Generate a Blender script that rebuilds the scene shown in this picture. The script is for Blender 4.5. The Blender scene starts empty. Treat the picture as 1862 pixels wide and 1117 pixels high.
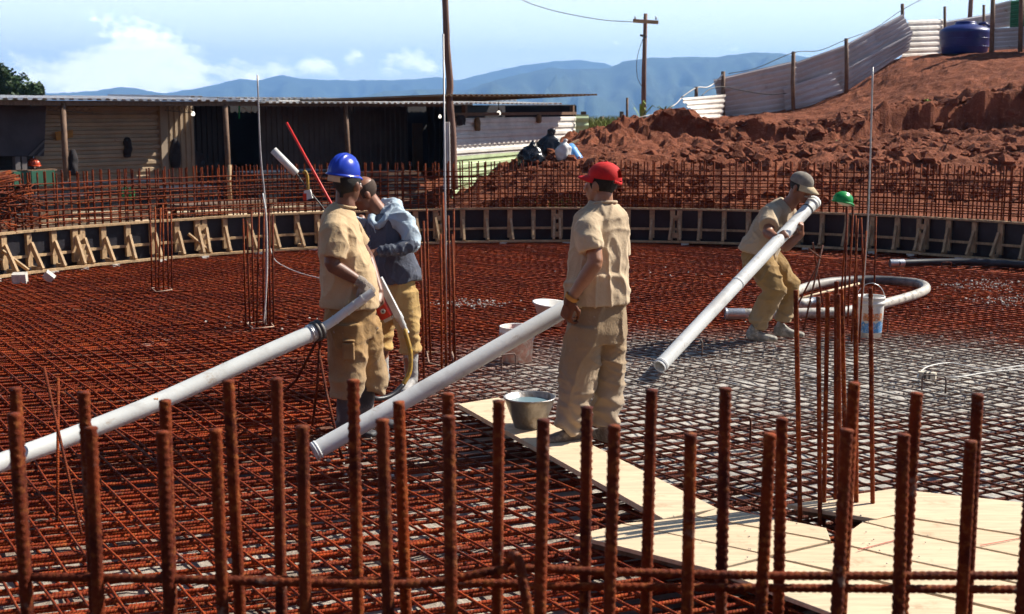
import bpy, bmesh, math, random
import numpy as np
from mathutils import Vector, Matrix, Quaternion, noise
R = math.radians
random.seed(7)
SC = bpy.context.scene
COL = SC.collection

# ------------------------------------------------------------------ camera
PW, PH, PF = 1862.0, 1117.0, 2300.0          # size of the photograph and its focal length in pixels
CAMZ, PITCH = 2.1, R(8.85)
cam_d = bpy.data.cameras.new('camera'); cam = bpy.data.objects.new('camera', cam_d); COL.objects.link(cam)
cam.location = (0, 0, CAMZ); cam.rotation_euler = (math.pi/2 - PITCH, 0, 0)
cam_d.sensor_width = 36; cam_d.lens = PF/PW*36; cam_d.clip_end = 30000; cam_d.clip_start = 0.05
cam_d.dof.use_dof = True; cam_d.dof.focus_distance = 9.0; cam_d.dof.aperture_fstop = 5.0
SC.camera = cam

# ------------------------------------------------------------------ light
SUN_AZ, SUN_EL = 22.0, 42.0                  # azimuth counted from +X towards +Y
SUN = Vector((math.cos(R(SUN_EL))*math.cos(R(SUN_AZ)), math.cos(R(SUN_EL))*math.sin(R(SUN_AZ)), math.sin(R(SUN_EL))))
sl = bpy.data.lights.new('sun', 'SUN'); sl.energy = 5.0; sl.angle = R(0.5); sl.color = (1.0, 0.93, 0.82)
so = bpy.data.objects.new('sun', sl); COL.objects.link(so); so.rotation_euler = SUN.to_track_quat('Z', 'Y').to_euler()
so.location = SUN*60
SC.view_settings.view_transform = 'Standard'; SC.view_settings.look = 'None'
SC.view_settings.exposure = 0.92; SC.view_settings.gamma = 1; SC.view_settings.use_curve_mapping = False

class NT:
    """small helper for node trees"""
    def __init__(s, tree): s.t = tree; s.n = tree.nodes; s.l = tree.links
    def new(s, kind, **kw):
        n = s.n.new(kind)
        for k, v in kw.items(): setattr(n, k, v)
        return n
    def put(s, sock, v):
        if isinstance(v, bpy.types.NodeSocket): s.l.new(v, sock)
        elif v is not None: sock.default_value = v
    def math(s, op, a, b=None, c=None, clamp=False):
        n = s.new('ShaderNodeMath', operation=op, use_clamp=clamp)
        s.put(n.inputs[0], a)
        if b is not None: s.put(n.inputs[1], b)
        if c is not None: s.put(n.inputs[2], c)
        return n.outputs[0]
    def mix(s, fac, a, b, mode='MIX'):
        n = s.new('ShaderNodeMix', data_type='RGBA', blend_type=mode)
        s.put(n.inputs['Factor'], fac); s.put(n.inputs[6], a); s.put(n.inputs[7], b)
        return n.outputs[2]
    def noise(s, vec, scale, detail=4, rough=.55, dist=0, dim='3D'):
        n = s.new('ShaderNodeTexNoise', noise_dimensions=dim)
        if vec is not None: s.l.new(vec, n.inputs['Vector'])
        n.inputs['Scale'].default_value = scale; n.inputs['Detail'].default_value = detail
        n.inputs['Roughness'].default_value = rough; n.inputs['Distortion'].default_value = dist
        return n.outputs['Fac']
    def ramp(s, fac, lo, hi, a=0., b=1.):
        n = s.new('ShaderNodeMapRange', interpolation_type='SMOOTHSTEP')
        s.put(n.inputs[0], fac); n.inputs[1].default_value = lo; n.inputs[2].default_value = hi
        n.inputs[3].default_value = a; n.inputs[4].default_value = b
        return n.outputs[0]

w = bpy.data.worlds.new('World'); SC.world = w; w.use_nodes = True
nt = NT(w.node_tree); nt.n.clear()
sky = nt.new('ShaderNodeTexSky', sky_type='NISHITA'); sky.sun_disc = False
sky.sun_elevation = R(SUN_EL); sky.sun_rotation = R(90-SUN_AZ); sky.air_density = 1.0; sky.dust_density = 0.25; sky.ozone_density = 1.6; sky.altitude = 700
tc = nt.new('ShaderNodeTexCoord'); sp = nt.new('ShaderNodeSeparateXYZ'); nt.l.new(tc.outputs['Generated'], sp.inputs[0])
az = nt.math('ARCTAN2', sp.outputs[0], sp.outputs[1])            # 0 straight ahead, + to the right
el = nt.math('ARCSINE', sp.outputs[2])
cv = nt.new('ShaderNodeCombineXYZ'); nt.put(cv.inputs[0], az); nt.put(cv.inputs[1], nt.math('MULTIPLY', el, 1.5))
billow = nt.noise(cv.outputs[0], 34, 10, .58, .15); soft = nt.noise(cv.outputs[0], 7, 5, .5); tiny = nt.noise(cv.outputs[0], 70, 6, .6)
dens = nt.math('MULTIPLY', nt.ramp(el, .10, .0), nt.ramp(soft, .45, .80, -.05, .34))     # a low bank of cloud all round the horizon
def blob(a0, e0, ra, re, s):
    da = nt.math('DIVIDE', nt.math('SUBTRACT', az, a0), ra); de = nt.math('DIVIDE', nt.math('SUBTRACT', el, e0), re)
    d2 = nt.math('ADD', nt.math('MULTIPLY', da, da), nt.math('MULTIPLY', de, de))
    return nt.math('MULTIPLY', nt.math('EXPONENT', nt.math('MULTIPLY', d2, -1.0)), s)
for b in [(-.277, .048, .038, .022, .75), (-.31, .028, .060, .020, .62), (-.24, .022, .075, .016, .55), (-.19, .026, .03, .011, .25),
          (-.152, .036, .025, .013, .42), (-.10, .036, .022, .013, .33), (-.075, .042, .015, .014, .38), (-.04, .036, .03, .009, .34),
          (.02, .030, .05, .008, .34), (.075, .052, .016, .004, .40), (.172, .046, .014, .004, .32), (-.35, .018, .04, .012, .3)]:
    dens = nt.math('ADD', dens, blob(*b))
dens = nt.math('ADD', dens, nt.math('MULTIPLY', nt.math('SUBTRACT', billow, .5), 1.7))
cover = nt.ramp(dens, .28, .46)
cshade = nt.ramp(nt.math('ADD', nt.math('MULTIPLY', dens, .8), nt.math('SUBTRACT', tiny, .5)), .2, .75)
ccol = nt.mix(cshade, (.42, .50, .60, 1), (1.0, .985, .95, 1))
skybg = nt.new('ShaderNodeBackground'); nt.l.new(sky.outputs[0], skybg.inputs[0]); skybg.inputs[1].default_value = 0.05
clbg = nt.new('ShaderNodeBackground'); nt.l.new(ccol, clbg.inputs[0]); clbg.inputs[1].default_value = 1.95
veil = nt.math('MULTIPLY', nt.ramp(el, .30, .03), .88)                # pale haze that whitens the sky towards the horizon, the same all round
vbg = nt.new('ShaderNodeBackground'); vbg.inputs[0].default_value = (.86, .96, .97, 1); vbg.inputs[1].default_value = 1.15
mxv = nt.new('ShaderNodeMixShader'); nt.put(mxv.inputs[0], veil); nt.l.new(skybg.outputs[0], mxv.inputs[1]); nt.l.new(vbg.outputs[0], mxv.inputs[2])
mxs = nt.new('ShaderNodeMixShader'); nt.put(mxs.inputs[0], nt.math('MULTIPLY', cover, .95))
nt.l.new(mxv.outputs[0], mxs.inputs[1]); nt.l.new(clbg.outputs[0], mxs.inputs[2])
wo = nt.new('ShaderNodeOutputWorld'); nt.l.new(mxs.outputs[0], wo.inputs[0])

# ------------------------------------------------------------------ places
def ray(px, py):
    x = (px-PW/2)/PF; y = -(py-PH/2)/PF
    return Vector((x, math.cos(PITCH)+y*math.sin(PITCH), -math.sin(PITCH)+y*math.cos(PITCH)))
CAM = Vector((0, 0, CAMZ))
def atY(px, py, Y): d = ray(px, py); return CAM + d*(Y/d.y)
def atZ(px, py, z=0.): d = ray(px, py); return CAM + d*((z-CAMZ)/d.z)
def atP(px, py, p0, n): d = ray(px, py); return CAM + d*((p0-CAM).dot(n)/d.dot(n))

# ------------------------------------------------------------------ objects
def tag(o, label=None, cat=None, group=None, kind=None):
    if label: o['label'] = label
    if cat: o['category'] = cat
    if group: o['group'] = group
    if kind: o['kind'] = kind
    return o
def thing(name, label, cat, loc=(0, 0, 0), group=None):
    o = bpy.data.objects.new(name, None); COL.objects.link(o); o.location = loc; o.empty_display_size = .1
    return tag(o, label, cat, group)
def link(name, me, mat, parent=None, smooth=False, world=True):
    """one mesh object; vertices are given in world space unless world=False"""
    if mat is not None:
        me.materials.clear()
        for m in (mat if isinstance(mat, (list, tuple)) else [mat]): me.materials.append(m)
    if smooth: me.polygons.foreach_set('use_smooth', [True]*len(me.polygons))
    o = bpy.data.objects.new(name, me); COL.objects.link(o)
    if parent is not None:
        o.parent = parent
        if world:
            q = parent; off = Vector((0, 0, 0))
            while q is not None: off += q.location; q = q.parent
            o.matrix_parent_inverse = Matrix.Translation(-off)
    return o
class MB:
    """collects verts and faces (and a uv for tubes) of ONE object"""
    def __init__(s): s.v = []; s.f = []; s.uv = {}; s.mi = []
    def add(s, vs, fs, mi=0):
        b = len(s.v); s.v.extend([tuple(p) for p in vs]); s.f.extend([tuple(i+b for i in f) for f in fs]); s.mi.extend([mi]*len(fs)); return b
    def box(s, c, half, ax=None, mi=0, jit=0):
        c = Vector(c); ax = ax or (Vector((1, 0, 0)), Vector((0, 1, 0)), Vector((0, 0, 1)))
        vs = []
        for k in (-1, 1):
            for j in (-1, 1):
                for i in (-1, 1):
                    vs.append(c+ax[0]*half[0]*i+ax[1]*half[1]*j+ax[2]*half[2]*k+Vector((random.uniform(-jit, jit), random.uniform(-jit, jit), random.uniform(-jit, jit))))
        s.add(vs, [(0, 2, 3, 1), (4, 5, 7, 6), (0, 1, 5, 4), (2, 6, 7, 3), (0, 4, 6, 2), (1, 3, 7, 5)], mi)
    def bar(s, a, b, wd, th, side=None, mi=0):
        """a squared timber from a to b: wd along side, th along the third axis"""
        a, b = Vector(a), Vector(b); t = (b-a); L = t.length; t.normalize()
        side = Vector(side) if side is not None else (Vector((0, 0, 1)).cross(t) if abs(t.z) < .95 else Vector((1, 0, 0)))
        side = (side - t*side.dot(t)).normalized(); up = t.cross(side)
        s.box((a+b)/2, (L/2, wd/2, th/2), (t, side, up), mi)
    def tube(s, pts, r, n=8, cap=True, closed=False, mi=0):
        pts = [Vector(p) for p in pts]; m = len(pts); rr = r if isinstance(r, (list, tuple)) else [r]*m
        b = len(s.v); u = None; L = 0
        for i, p in enumerate(pts):
            if closed: t = pts[(i+1) % m]-pts[i-1]
            else: t = pts[min(i+1, m-1)]-pts[max(i-1, 0)]
            t = t.normalized() if t.length > 1e-9 else Vector((0, 0, 1))
            if u is None:
                u = t.orthogonal().normalized()
                if abs(t.z) < .9: u = Vector((0, 0, 1)).cross(t).normalized()
            u = (u-t*u.dot(t)).normalized(); w_ = t.cross(u)
            if i: L += (p-pts[i-1]).length
            for k in range(n):
                a = 2*math.pi*k/n
                s.uv[len(s.v)] = (L, k/n)
                s.v.append(tuple(p+u*math.cos(a)*rr[i]+w_*math.sin(a)*rr[i]))
        segs = m if closed else m-1
        for i in range(segs):
            i2 = (i+1) % m
            for k in range(n):
                k2 = (k+1) % n
                s.f.append((b+i*n+k, b+i*n+k2, b+i2*n+k2, b+i2*n+k)); s.mi.append(mi)
        if cap and not closed:
            s.f.append(tuple(b+k for k in reversed(range(n)))); s.f.append(tuple(b+(m-1)*n+k for k in range(n))); s.mi += [mi, mi]
    def lathe(s, base, prof, n=24, axis=(0, 0, 1), mi=0):
        """profile [(r, h)] turned about an axis through base"""
        ax = Vector(axis).normalized(); u = ax.orthogonal().normalized(); w_ = ax.cross(u); b = len(s.v); base = Vector(base)
        for r, h in prof:
            for k in range(n):
                a = 2*math.pi*k/n; s.v.append(tuple(base+ax*h+u*math.cos(a)*r+w_*math.sin(a)*r))
        for i in range(len(prof)-1):
            for k in range(n):
                k2 = (k+1) % n; s.f.append((b+i*n+k, b+i*n+k2, b+(i+1)*n+k2, b+(i+1)*n+k)); s.mi.append(mi)
    def mesh(s, name):
        me = bpy.data.meshes.new(name); me.from_pydata(s.v, [], s.f)
        if any(s.mi): me.polygons.foreach_set('material_index', s.mi)
        if s.uv:
            lay = me.uv_layers.new(name='UVMap'); vi = np.empty(len(me.loops), dtype=np.int32); me.loops.foreach_get('vertex_index', vi)
            tab = np.zeros((len(s.v), 2), dtype=np.float32)
            for k, q in s.uv.items(): tab[k] = q
            lay.data.foreach_set('uv', tab[vi].ravel())
        me.update(); return me
    def obj(s, name, mat, parent=None, smooth=False): return link(name, s.mesh(name), mat, parent, smooth)
def copy_obj(o, parent=None):
    c = o.copy(); COL.objects.link(c); c.parent = parent; return c
def copy_thing(o):
    c = copy_obj(o)
    for ch in o.children:
        d = copy_obj(ch, c)
        for g in ch.children: copy_obj(g, d)
    return c
def arc_pts(c, r, a0, a1, z, n): return [Vector((c[0]+r*math.cos(a0+(a1-a0)*i/n), c[1]+r*math.sin(a0+(a1-a0)*i/n), z)) for i in range(n+1)]
def bez(pts, n=12):
    """Catmull-Rom through the points"""
    P = [Vector(p) for p in pts]; P = [P[0]*2-P[1]]+P+[P[-1]*2-P[-2]]; out = []
    for i in range(1, len(P)-2):
        for k in range(n):
            t = k/n; a, b, c, d = P[i-1], P[i], P[i+1], P[i+2]
            out.append(.5*((2*b)+(c-a)*t+(2*a-5*b+4*c-d)*t*t+(3*b-a-3*c+d)*t**3))
    out.append(P[-2]); return out

# ------------------------------------------------------------------ materials
MATS = {}
def M(name, col, rough=.8, metal=0., var=.18, scale=9., bump=0., bscale=60., col2=None, lo=.4, hi=.65, coord='Object', spec=.4, stretch=None, coat=0.):
    if name in MATS: return MATS[name]
    m = bpy.data.materials.new(name); m.use_nodes = True; t = NT(m.node_tree); b = t.n['Principled BSDF']
    tc = t.new('ShaderNodeTexCoord'); v = tc.outputs[coord]
    if stretch:
        mp = t.new('ShaderNodeMapping'); mp.inputs['Scale'].default_value = stretch; t.l.new(v, mp.inputs[0]); v = mp.outputs[0]
    c = tuple(col)+(1,)
    n1 = t.noise(v, scale, 6, .6)
    dark = tuple(x*(1-var) for x in col)+(1,); light = tuple(min(1, x*(1+var)) for x in col)+(1,)
    base = t.mix(t.ramp(n1, .3, .7), dark, light)
    if col2 is not None: base = t.mix(t.ramp(t.noise(v, scale*1.7, 7, .65, .4), lo, hi), base, tuple(col2)+(1,))
    t.l.new(base, b.inputs['Base Color']); b.inputs['Roughness'].default_value = rough; b.inputs['Metallic'].default_value = metal
    b.inputs['Specular IOR Level'].default_value = spec
    if coat: b.inputs['Coat Weight'].default_value = coat
    if bump:
        bp = t.new('ShaderNodeBump'); bp.inputs['Strength'].default_value = bump; bp.inputs['Distance'].default_value = .02
        t.l.new(t.noise(v, bscale, 5, .6), bp.inputs['Height']); t.l.new(bp.outputs[0], b.inputs['Normal'])
    MATS[name] = m; return m
DUST_C, DUST_R = (2.2, 10.3), (2.9, 1.75)
def dust_mask(t, pos, lo=1.25, hi=.55, nz=1.0):
    s = t.new('ShaderNodeSeparateXYZ'); t.l.new(pos, s.inputs[0])
    dx = t.math('DIVIDE', t.math('SUBTRACT', s.outputs[0], DUST_C[0]), DUST_R[0])
    dy = t.math('DIVIDE', t.math('SUBTRACT', s.outputs[1], DUST_C[1]), DUST_R[1])
    d = t.math('SQRT', t.math('ADD', t.math('MULTIPLY', dx, dx), t.math('MULTIPLY', dy, dy)))
    n = t.math('MULTIPLY', t.math('SUBTRACT', t.noise(pos, 1.3, 6, .6), .5), nz)
    return t.ramp(t.math('ADD', d, n), lo, hi)
def rust(name, dust=False, ribs=True, dark=(.060, .006, .0015), light=(.31, .050, .006), pale=(.45, .14, .035), ribfreq=75.):
    m = bpy.data.materials.new(name); m.use_nodes = True; t = NT(m.node_tree); b = t.n['Principled BSDF']
    g = t.new('ShaderNodeNewGeometry'); pos = g.outputs['Position']
    base = t.mix(t.ramp(t.noise(pos, 6, 6, .65), .3, .7), dark+(1,), light+(1,))
    base = t.mix(t.ramp(t.noise(pos, 45, 5, .6), .48, .72, 0, .75), base, pale+(1,))
    base = t.mix(t.ramp(t.noise(pos, .8, 3, .5), .35, .7, 0, .45), base, dark+(1,))
    oi = t.new('ShaderNodeObjectInfo'); base = t.mix(t.math('MULTIPLY', oi.outputs['Random'], .40), base, tuple(.55*x+.012 for x in dark)+(1,))     # no two bars have rusted alike
    if not ribs: base = t.mix(t.math('MULTIPLY', t.ramp(t.noise(pos, 9, 7, .7), .60, .70), .55), base, (.27, .22, .18, 1))
    rough = .78
    if dust:
        sx = t.new('ShaderNodeSeparateXYZ'); t.l.new(pos, sx.inputs[0])
        ex = t.math('DIVIDE', t.math('SUBTRACT', sx.outputs[0], 3.6), 4.6); ey = t.math('DIVIDE', t.math('SUBTRACT', sx.outputs[1], 8.6), 3.6)
        wet = t.ramp(t.math('ADD', t.math('SQRT', t.math('ADD', t.math('MULTIPLY', ex, ex), t.math('MULTIPLY', ey, ey))), t.math('MULTIPLY', t.math('SUBTRACT', t.noise(pos, 1.1, 5, .6), .5), .8)), 1.15, .6, 0, .68)
        base = t.mix(wet, base, (.055, .022, .013, 1))          # slurry has stained the bars dark round the pour
        mk = t.math('MULTIPLY', dust_mask(t, pos), t.ramp(t.noise(pos, 22, 4, .6), .30, .55, .45, 1.0))
        up = t.new('ShaderNodeSeparateXYZ'); t.l.new(g.outputs['Normal'], up.inputs[0])
        mk = t.math('MULTIPLY', mk, t.ramp(up.outputs[2], -.2, .6, .35, 1.0))      # cement dust settles on top
        base = t.mix(t.math('MULTIPLY', mk, .85), base, (.36, .335, .30, 1))
        specks = t.math('MULTIPLY', t.ramp(t.noise(pos, 2.3, 6, .7), .60, .70), t.ramp(up.outputs[2], .2, .7))
        base = t.mix(t.math('MULTIPLY', specks, .5), base, (.40, .36, .31, 1))
    t.l.new(base, b.inputs['Base Color']); b.inputs['Roughness'].default_value = rough; b.inputs['Specular IOR Level'].default_value = .18
    bp = t.new('ShaderNodeBump'); bp.inputs['Strength'].default_value = .9; bp.inputs['Distance'].default_value = .004
    h = t.noise(pos, 160, 3, .6)
    if ribs:
        uv = t.new('ShaderNodeUVMap'); su = t.new('ShaderNodeSeparateXYZ'); t.l.new(uv.outputs[0], su.inputs[0])
        ph = t.math('ADD', t.math('MULTIPLY', su.outputs[0], ribfreq*2*math.pi), t.math('MULTIPLY', su.outputs[1], 2*math.pi))
        wv = t.ramp(t.math('SINE', ph), -.2, .7)
        h = t.math('ADD', t.math('MULTIPLY', h, .35), wv)
    t.l.new(h, bp.inputs['Height']); t.l.new(bp.outputs[0], b.inputs['Normal'])
    MATS[name] = m; return m
RUST = rust('rusty steel', dust=True); RUSTV = rust('rusty steel starter bar', ribs=False, light=(.28, .045, .005), pale=(.44, .14, .03)); RUSTM = rust('rusty mat steel', dust=True, ribs=True, ribfreq=60., dark=(.10, .008, .0015), light=(.44, .054, .005), pale=(.56, .17, .038))
def wood(name, col, var=.25, rough=.7, band=3., dirt=None):
    m = bpy.data.materials.new(name); m.use_nodes = True; t = NT(m.node_tree); b = t.n['Principled BSDF']
    g = t.new('ShaderNodeNewGeometry'); oi = t.new('ShaderNodeObjectInfo')
    mp = t.new('ShaderNodeMapping'); mp.inputs['Rotation'].default_value = (0, 0, R(-37)); mp.inputs['Scale'].default_value = (1.2, 14, 3); t.l.new(g.outputs['Position'], mp.inputs[0])
    n = t.noise(mp.outputs[0], band, 7, .62, .6)
    c1 = tuple(x*(1-var) for x in col)+(1,); c2 = tuple(min(1, x*(1+var*.6)) for x in col)+(1,)
    base = t.mix(t.ramp(n, .35, .68), c2, c1)
    base = t.mix(t.math('MULTIPLY', oi.outputs['Random'], .22), base, (col[0]*.8, col[1]*.66, col[2]*.5, 1))
    if dirt: base = t.mix(t.ramp(t.noise(g.outputs['Position'], 5, 8, .7), .55, .72, 0, .7), base, dirt+(1,))
    t.l.new(base, b.inputs['Base Color']); b.inputs['Roughness'].default_value = rough; b.inputs['Specular IOR Level'].default_value = .25
    bp = t.new('ShaderNodeBump'); bp.inputs['Strength'].default_value = .25; bp.inputs['Distance'].default_value = .004; t.l.new(n, bp.inputs['Height']); t.l.new(bp.outputs[0], b.inputs['Normal'])
    MATS[name] = m; return m
PLY = wood('pale plywood', (.64, .50, .335), .15, dirt=(.33, .22, .13)); TIMBER = wood('sawn formwork timber', (.45, .31, .175), .35, dirt=(.20, .10, .05)); OLDWOOD = wood('weathered timber', (.17, .105, .07), .35)
# ------------------------------------------------------------------ ground and terrain
CX, CY, CR = .87, 11.87, 8.3                 # the round foundation: centre and radius of the inner edge of the formwork
RC_IN, RC_OUT = CR+.36, CR+.60               # the two rows of the rebar cage

def soil(name, c1, c2, c3, bump=1.0):
    m = bpy.data.materials.new(name); m.use_nodes = True; t = NT(m.node_tree); b = t.n['Principled BSDF']
    g = t.new('ShaderNodeNewGeometry'); p = g.outputs['Position']
    base = t.mix(t.ramp(t.noise(p, 1.6, 7, .65), .32, .68), c1+(1,), c2+(1,))
    base = t.mix(t.ramp(t.noise(p, 9, 7, .7), .5, .75, 0, .8), base, c3+(1,))
    t.l.new(base, b.inputs['Base Color']); b.inputs['Roughness'].default_value = .95; b.inputs['Specular IOR Level'].default_value = .15
    bp = t.new('ShaderNodeBump'); bp.inputs['Strength'].default_value = bump; bp.inputs['Distance'].default_value = .06
    t.l.new(t.math('ADD', t.noise(p, 7, 8, .7), t.math('MULTIPLY', t.noise(p, 30, 4, .6), .4)), bp.inputs['Height']); t.l.new(bp.outputs[0], b.inputs['Normal'])
    return m
SOIL = soil('red laterite soil', (.125, .035, .016), (.25, .080, .040), (.40, .175, .10))
DAMP = soil('trodden brown soil', (.085, .045, .030), (.13, .07, .045), (.22, .14, .10))
ORANGE = soil('orange clay of the cut bank', (.30, .105, .022), (.40, .16, .045), (.22, .07, .02))
def tp(px, py, Y): v = atY(px, py, Y); return (v.x, v.y, v.z)
low_c, high_c = [], []
for px in range(980, 2300, 90): low_c.append(tp(px, 284, 22.7))
FOOT = [(1060,262,25),(1130,262,25.4),(1190,252,26.2),(1240,259,26.1),(1290,254,25.9),(1330,250,25.9),(1370,262,25.9),(1420,264,25.8),(1480,262,25.7),(1540,262,25.9),(1600,253,26.8),(1640,247,27.1),(1720,244,27.4),(1800,239,27.5),(1862,237,27.6),(2100,236,27.6)]
for px, py, Y in FOOT: low_c += [tp(px, py, Y), tp(px, py-4, Y+3)]
for px, py, Y in [(1130,263,25.0),(1180,272,24.4),(1300,274,24.3),(1450,275,24.3),(1600,274,24.4),(1750,270,24.6),(1900,270,24.6)]: low_c.append(tp(px, py, Y))
CREST = [(1060,262,25.2),(1100,249,25.8),(1130,240,26.1),(1165,229,26.5),(1190,211,26.7),(1215,206,26.7),(1240,206,26.7),(1265,213,26.5),(1290,227,26.2),(1325,232,26.2),(1372,222,26.2),(1405,230,26.1),(1450,238,26.1),(1500,243,26.1),(1540,230,26.5),(1600,203,27.3),(1660,193,27.7),(1720,190,27.9),(1780,176,28.1),(1862,163,28.2),(2000,150,28.2),(2300,140,28.2)]
for px, py, Y in CREST: x, y, z = tp(px, py, Y); high_c += [(x, y, z), (x-.02, y-1.3, z), (x, y+.5, z-.03)]
for px, py, Y in [(1240,226,29.0),(1190,226,28.8),(1300,232,29),(1370,232,28.4),(1300,222,31.5),(1400,222,31.5),(1480,224,30.5),(1540,214,31),(1600,176,33),(1640,110,36),(1700,103,36),(1760,98,36),(1862,90,36),(2000,84,36),(2300,80,36),
                  (1600,195,30.2),(1700,178,30.6),(1780,166,30.8),(1862,152,30.8),(2100,140,30.8),(1700,140,33),(1800,122,33),(1900,112,33),
                  (1300,214,34.5),(1360,208,35),(1430,196,35.4),(1490,178,35.6),(1550,152,35.8),(1600,128,36),
                  (1640,108,44),(1862,92,44),(2300,84,44),(1450,190,44),(1300,216,44),(1640,108,60),(2300,100,60),(1450,198,60),(1080,241,31),(1130,241,31),(1180,237,31)]: high_c.append(tp(px, py, Y))
for X in np.arange(-1, 15, 2.):             # the level strip behind the cage
    low_c.append((X, 20.2+.02*X, .46)); low_c.append((X, 19.2, .42))
low_c += [(-1.5, 21, .25), (-1.5, 23, .2), (-1.2, 26, .2), (11, 19, .5), (14, 17, .6), (18, 18, .9)]
for X in (-2.5, -1.): high_c += [(X, 25, .3), (X, 30, .3), (X, 40, .5), (X, 60, .5)]
high_c += [(2, 33, 1.2), (3, 40, 1.5), (5, 60, 1.4)]
CLIFF_PX = [(900, 30.), (1060, 25.15)]+[(a[0], (a[2]+np.interp(a[0], [q[0] for q in FOOT], [q[2] for q in FOOT]))/2) for a in CREST[1:]]
def U_(r2): return np.where(r2 > 1e-12, .5*r2*np.log(np.maximum(r2, 1e-12)), 0)
def tps_fit(P, lam=.02):
    n = len(P); d2 = ((P[:, None, :2]-P[None, :, :2])**2).sum(-1)
    A = np.zeros((n+3, n+3)); A[:n, :n] = U_(d2)+lam*np.eye(n); A[:n, n] = 1; A[:n, n+1:] = P[:, :2]; A[n, :n] = 1; A[n+1:, :n] = P[:, :2].T
    return P, np.linalg.solve(A, np.concatenate([P[:, 2], np.zeros(3)]))
def tps(fit, xs, ys):
    P, W_ = fit; d2 = (xs[:, None]-P[None, :, 0])**2+(ys[:, None]-P[None, :, 1])**2
    return W_[-3]+W_[-2]*xs+W_[-1]*ys+(U_(d2)*W_[None, :-3]).sum(1)
LOWF, HIGHF = tps_fit(np.array(low_c)), tps_fit(np.array(high_c))
def terr_raw(x, y):
    x = np.asarray(x, float); y = np.asarray(y, float); xs, ys = x.ravel(), y.ravel()
    px = PW/2+PF*xs/(ys*math.cos(PITCH)); yc = np.interp(px, [q[0] for q in CLIFF_PX], [q[1] for q in CLIFF_PX])
    wob = np.array([.16*noise.fractal(Vector((a*1.3, 2.2, 0)), .8, 2.1, 4)+.07*noise.noise(Vector((a*4, b_*4, 8))) for a, b_ in zip(xs, ys)])
    k = np.clip((ys-(yc+wob)+.11)/.22, 0, 1); k = k*k*(3-2*k)
    return (tps(LOWF, xs, ys)*(1-k)+tps(HIGHF, xs, ys)*k).reshape(x.shape)
def terr(x, y): return float(terr_raw(np.array([x]), np.array([y]))[0])
# wedge shaped grid: fine near the cage, coarser up the hill
cols = np.concatenate([np.linspace(-.075, .62, 300), np.linspace(.63, 1.2, 40)]); ys = np.concatenate([np.linspace(18.2, 24.9, 70), np.linspace(24.96, 29, 90), np.linspace(29.08, 34, 50), np.linspace(34.2, 44, 50), np.linspace(45, 60, 12)])
# shift the first rows so that the sheet starts just outside the cage
gx, gy = np.meshgrid(cols, ys); vx = gx*gy; vy = gy
vz = terr_raw(vx, vy)
ring = np.sqrt((vx-CX)**2+(vy-CY)**2)
vz = np.where(ring < RC_OUT+.25, np.minimum(vz, .42), vz)
V = np.stack([vx, vy, vz], -1).reshape(-1, 3)
for i in range(len(V)):
    x, y, z = V[i]
    k = min(1, max(0, (y-21.0)/3)); far = 1 if y < 31 else .6
    n1 = noise.fractal(Vector((x*1.1, y*1.1, 3)), .8, 2.1, 5); n2 = noise.fractal(Vector((x*4.5, y*4.5, 9)), .9, 2.2, 4)
    lump = max(0, noise.noise(Vector((x*2.6, y*2.6, 5)))-.15)+.8*max(0, noise.noise(Vector((x*1.2, y*1.2, 15)))-.2)
    V[i, 2] += (.035+.09*k)*n1*far+(.02+.035*k)*n2*far+.27*lump*k*(1 if y < 29.3 else .2)+.30*math.exp(-((x-.087*y)/.9)**2-((y-25)/1.3)**2)*(1+.6*n2)
nr, nc = gx.shape
drop = (ring < RC_OUT+.12).ravel()
F_ = []
for r in range(nr-1):
    for c in range(nc-1):
        a, b_, c_, d_ = r*nc+c, r*nc+c+1, (r+1)*nc+c+1, (r+1)*nc+c
        if not (drop[a] or drop[b_] or drop[c_] or drop[d_]): F_.append((a, b_, c_, d_))
me = bpy.data.meshes.new('dirt_bank'); me.from_pydata(V.tolist(), [], F_)
mi = [1 if (V[f[0]][1] > 29.6 and V[f[0]][0]/V[f[0]][1] > .2) else 0 for f in F_]
me.polygons.foreach_set('material_index', mi); me.update()
bank = link('dirt_bank', me, [SOIL, ORANGE]); tag(bank, 'rough red earth bank heaped up behind the rebar cage', kind='structure')

# ground: one sheet out to the horizon, below the bank and around the pit
gm = MB(); N = 96; rings = [RC_OUT+.10, 12, 16, 22, 32, 60, 150, 600, 3000, 7400]
zz = [.26, .18, .05, .02, .0, -.5, -6, -40, -130, -150]
for r, z in zip(rings, zz):
    for k in range(N):
        a = 2*math.pi*k/N; x, y = CX+r*math.cos(a), CY+r*math.sin(a)
        zz_ = z
        if r < 700 and y < 1:                # unseen slope behind the camera, added to block light from the sky
            zz_ = z*max(0, 1-(1-y)/3)-.3*min(1, (1-y)/3)+15*min(1, max(0, (-3-y)/26))**.9
        gm.v.append((x, y, zz_ + (.05*noise.noise(Vector((x*.7, y*.7, 0))) if RC_OUT+.2 < r < 100 else 0)))
for i in range(len(rings)-1):
    for k in range(N): k2 = (k+1) % N; gm.f.append((i*N+k, i*N+k2, (i+1)*N+k2, (i+1)*N+k)); gm.mi.append(0 if i < 5 else 1)
VALLEY = M('forested valley', (.05, .075, .03), .9, var=.4, scale=.02)
tag(gm.obj('ground', [DAMP, VALLEY]), 'red trodden ground around the round pit', kind='structure')

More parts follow.
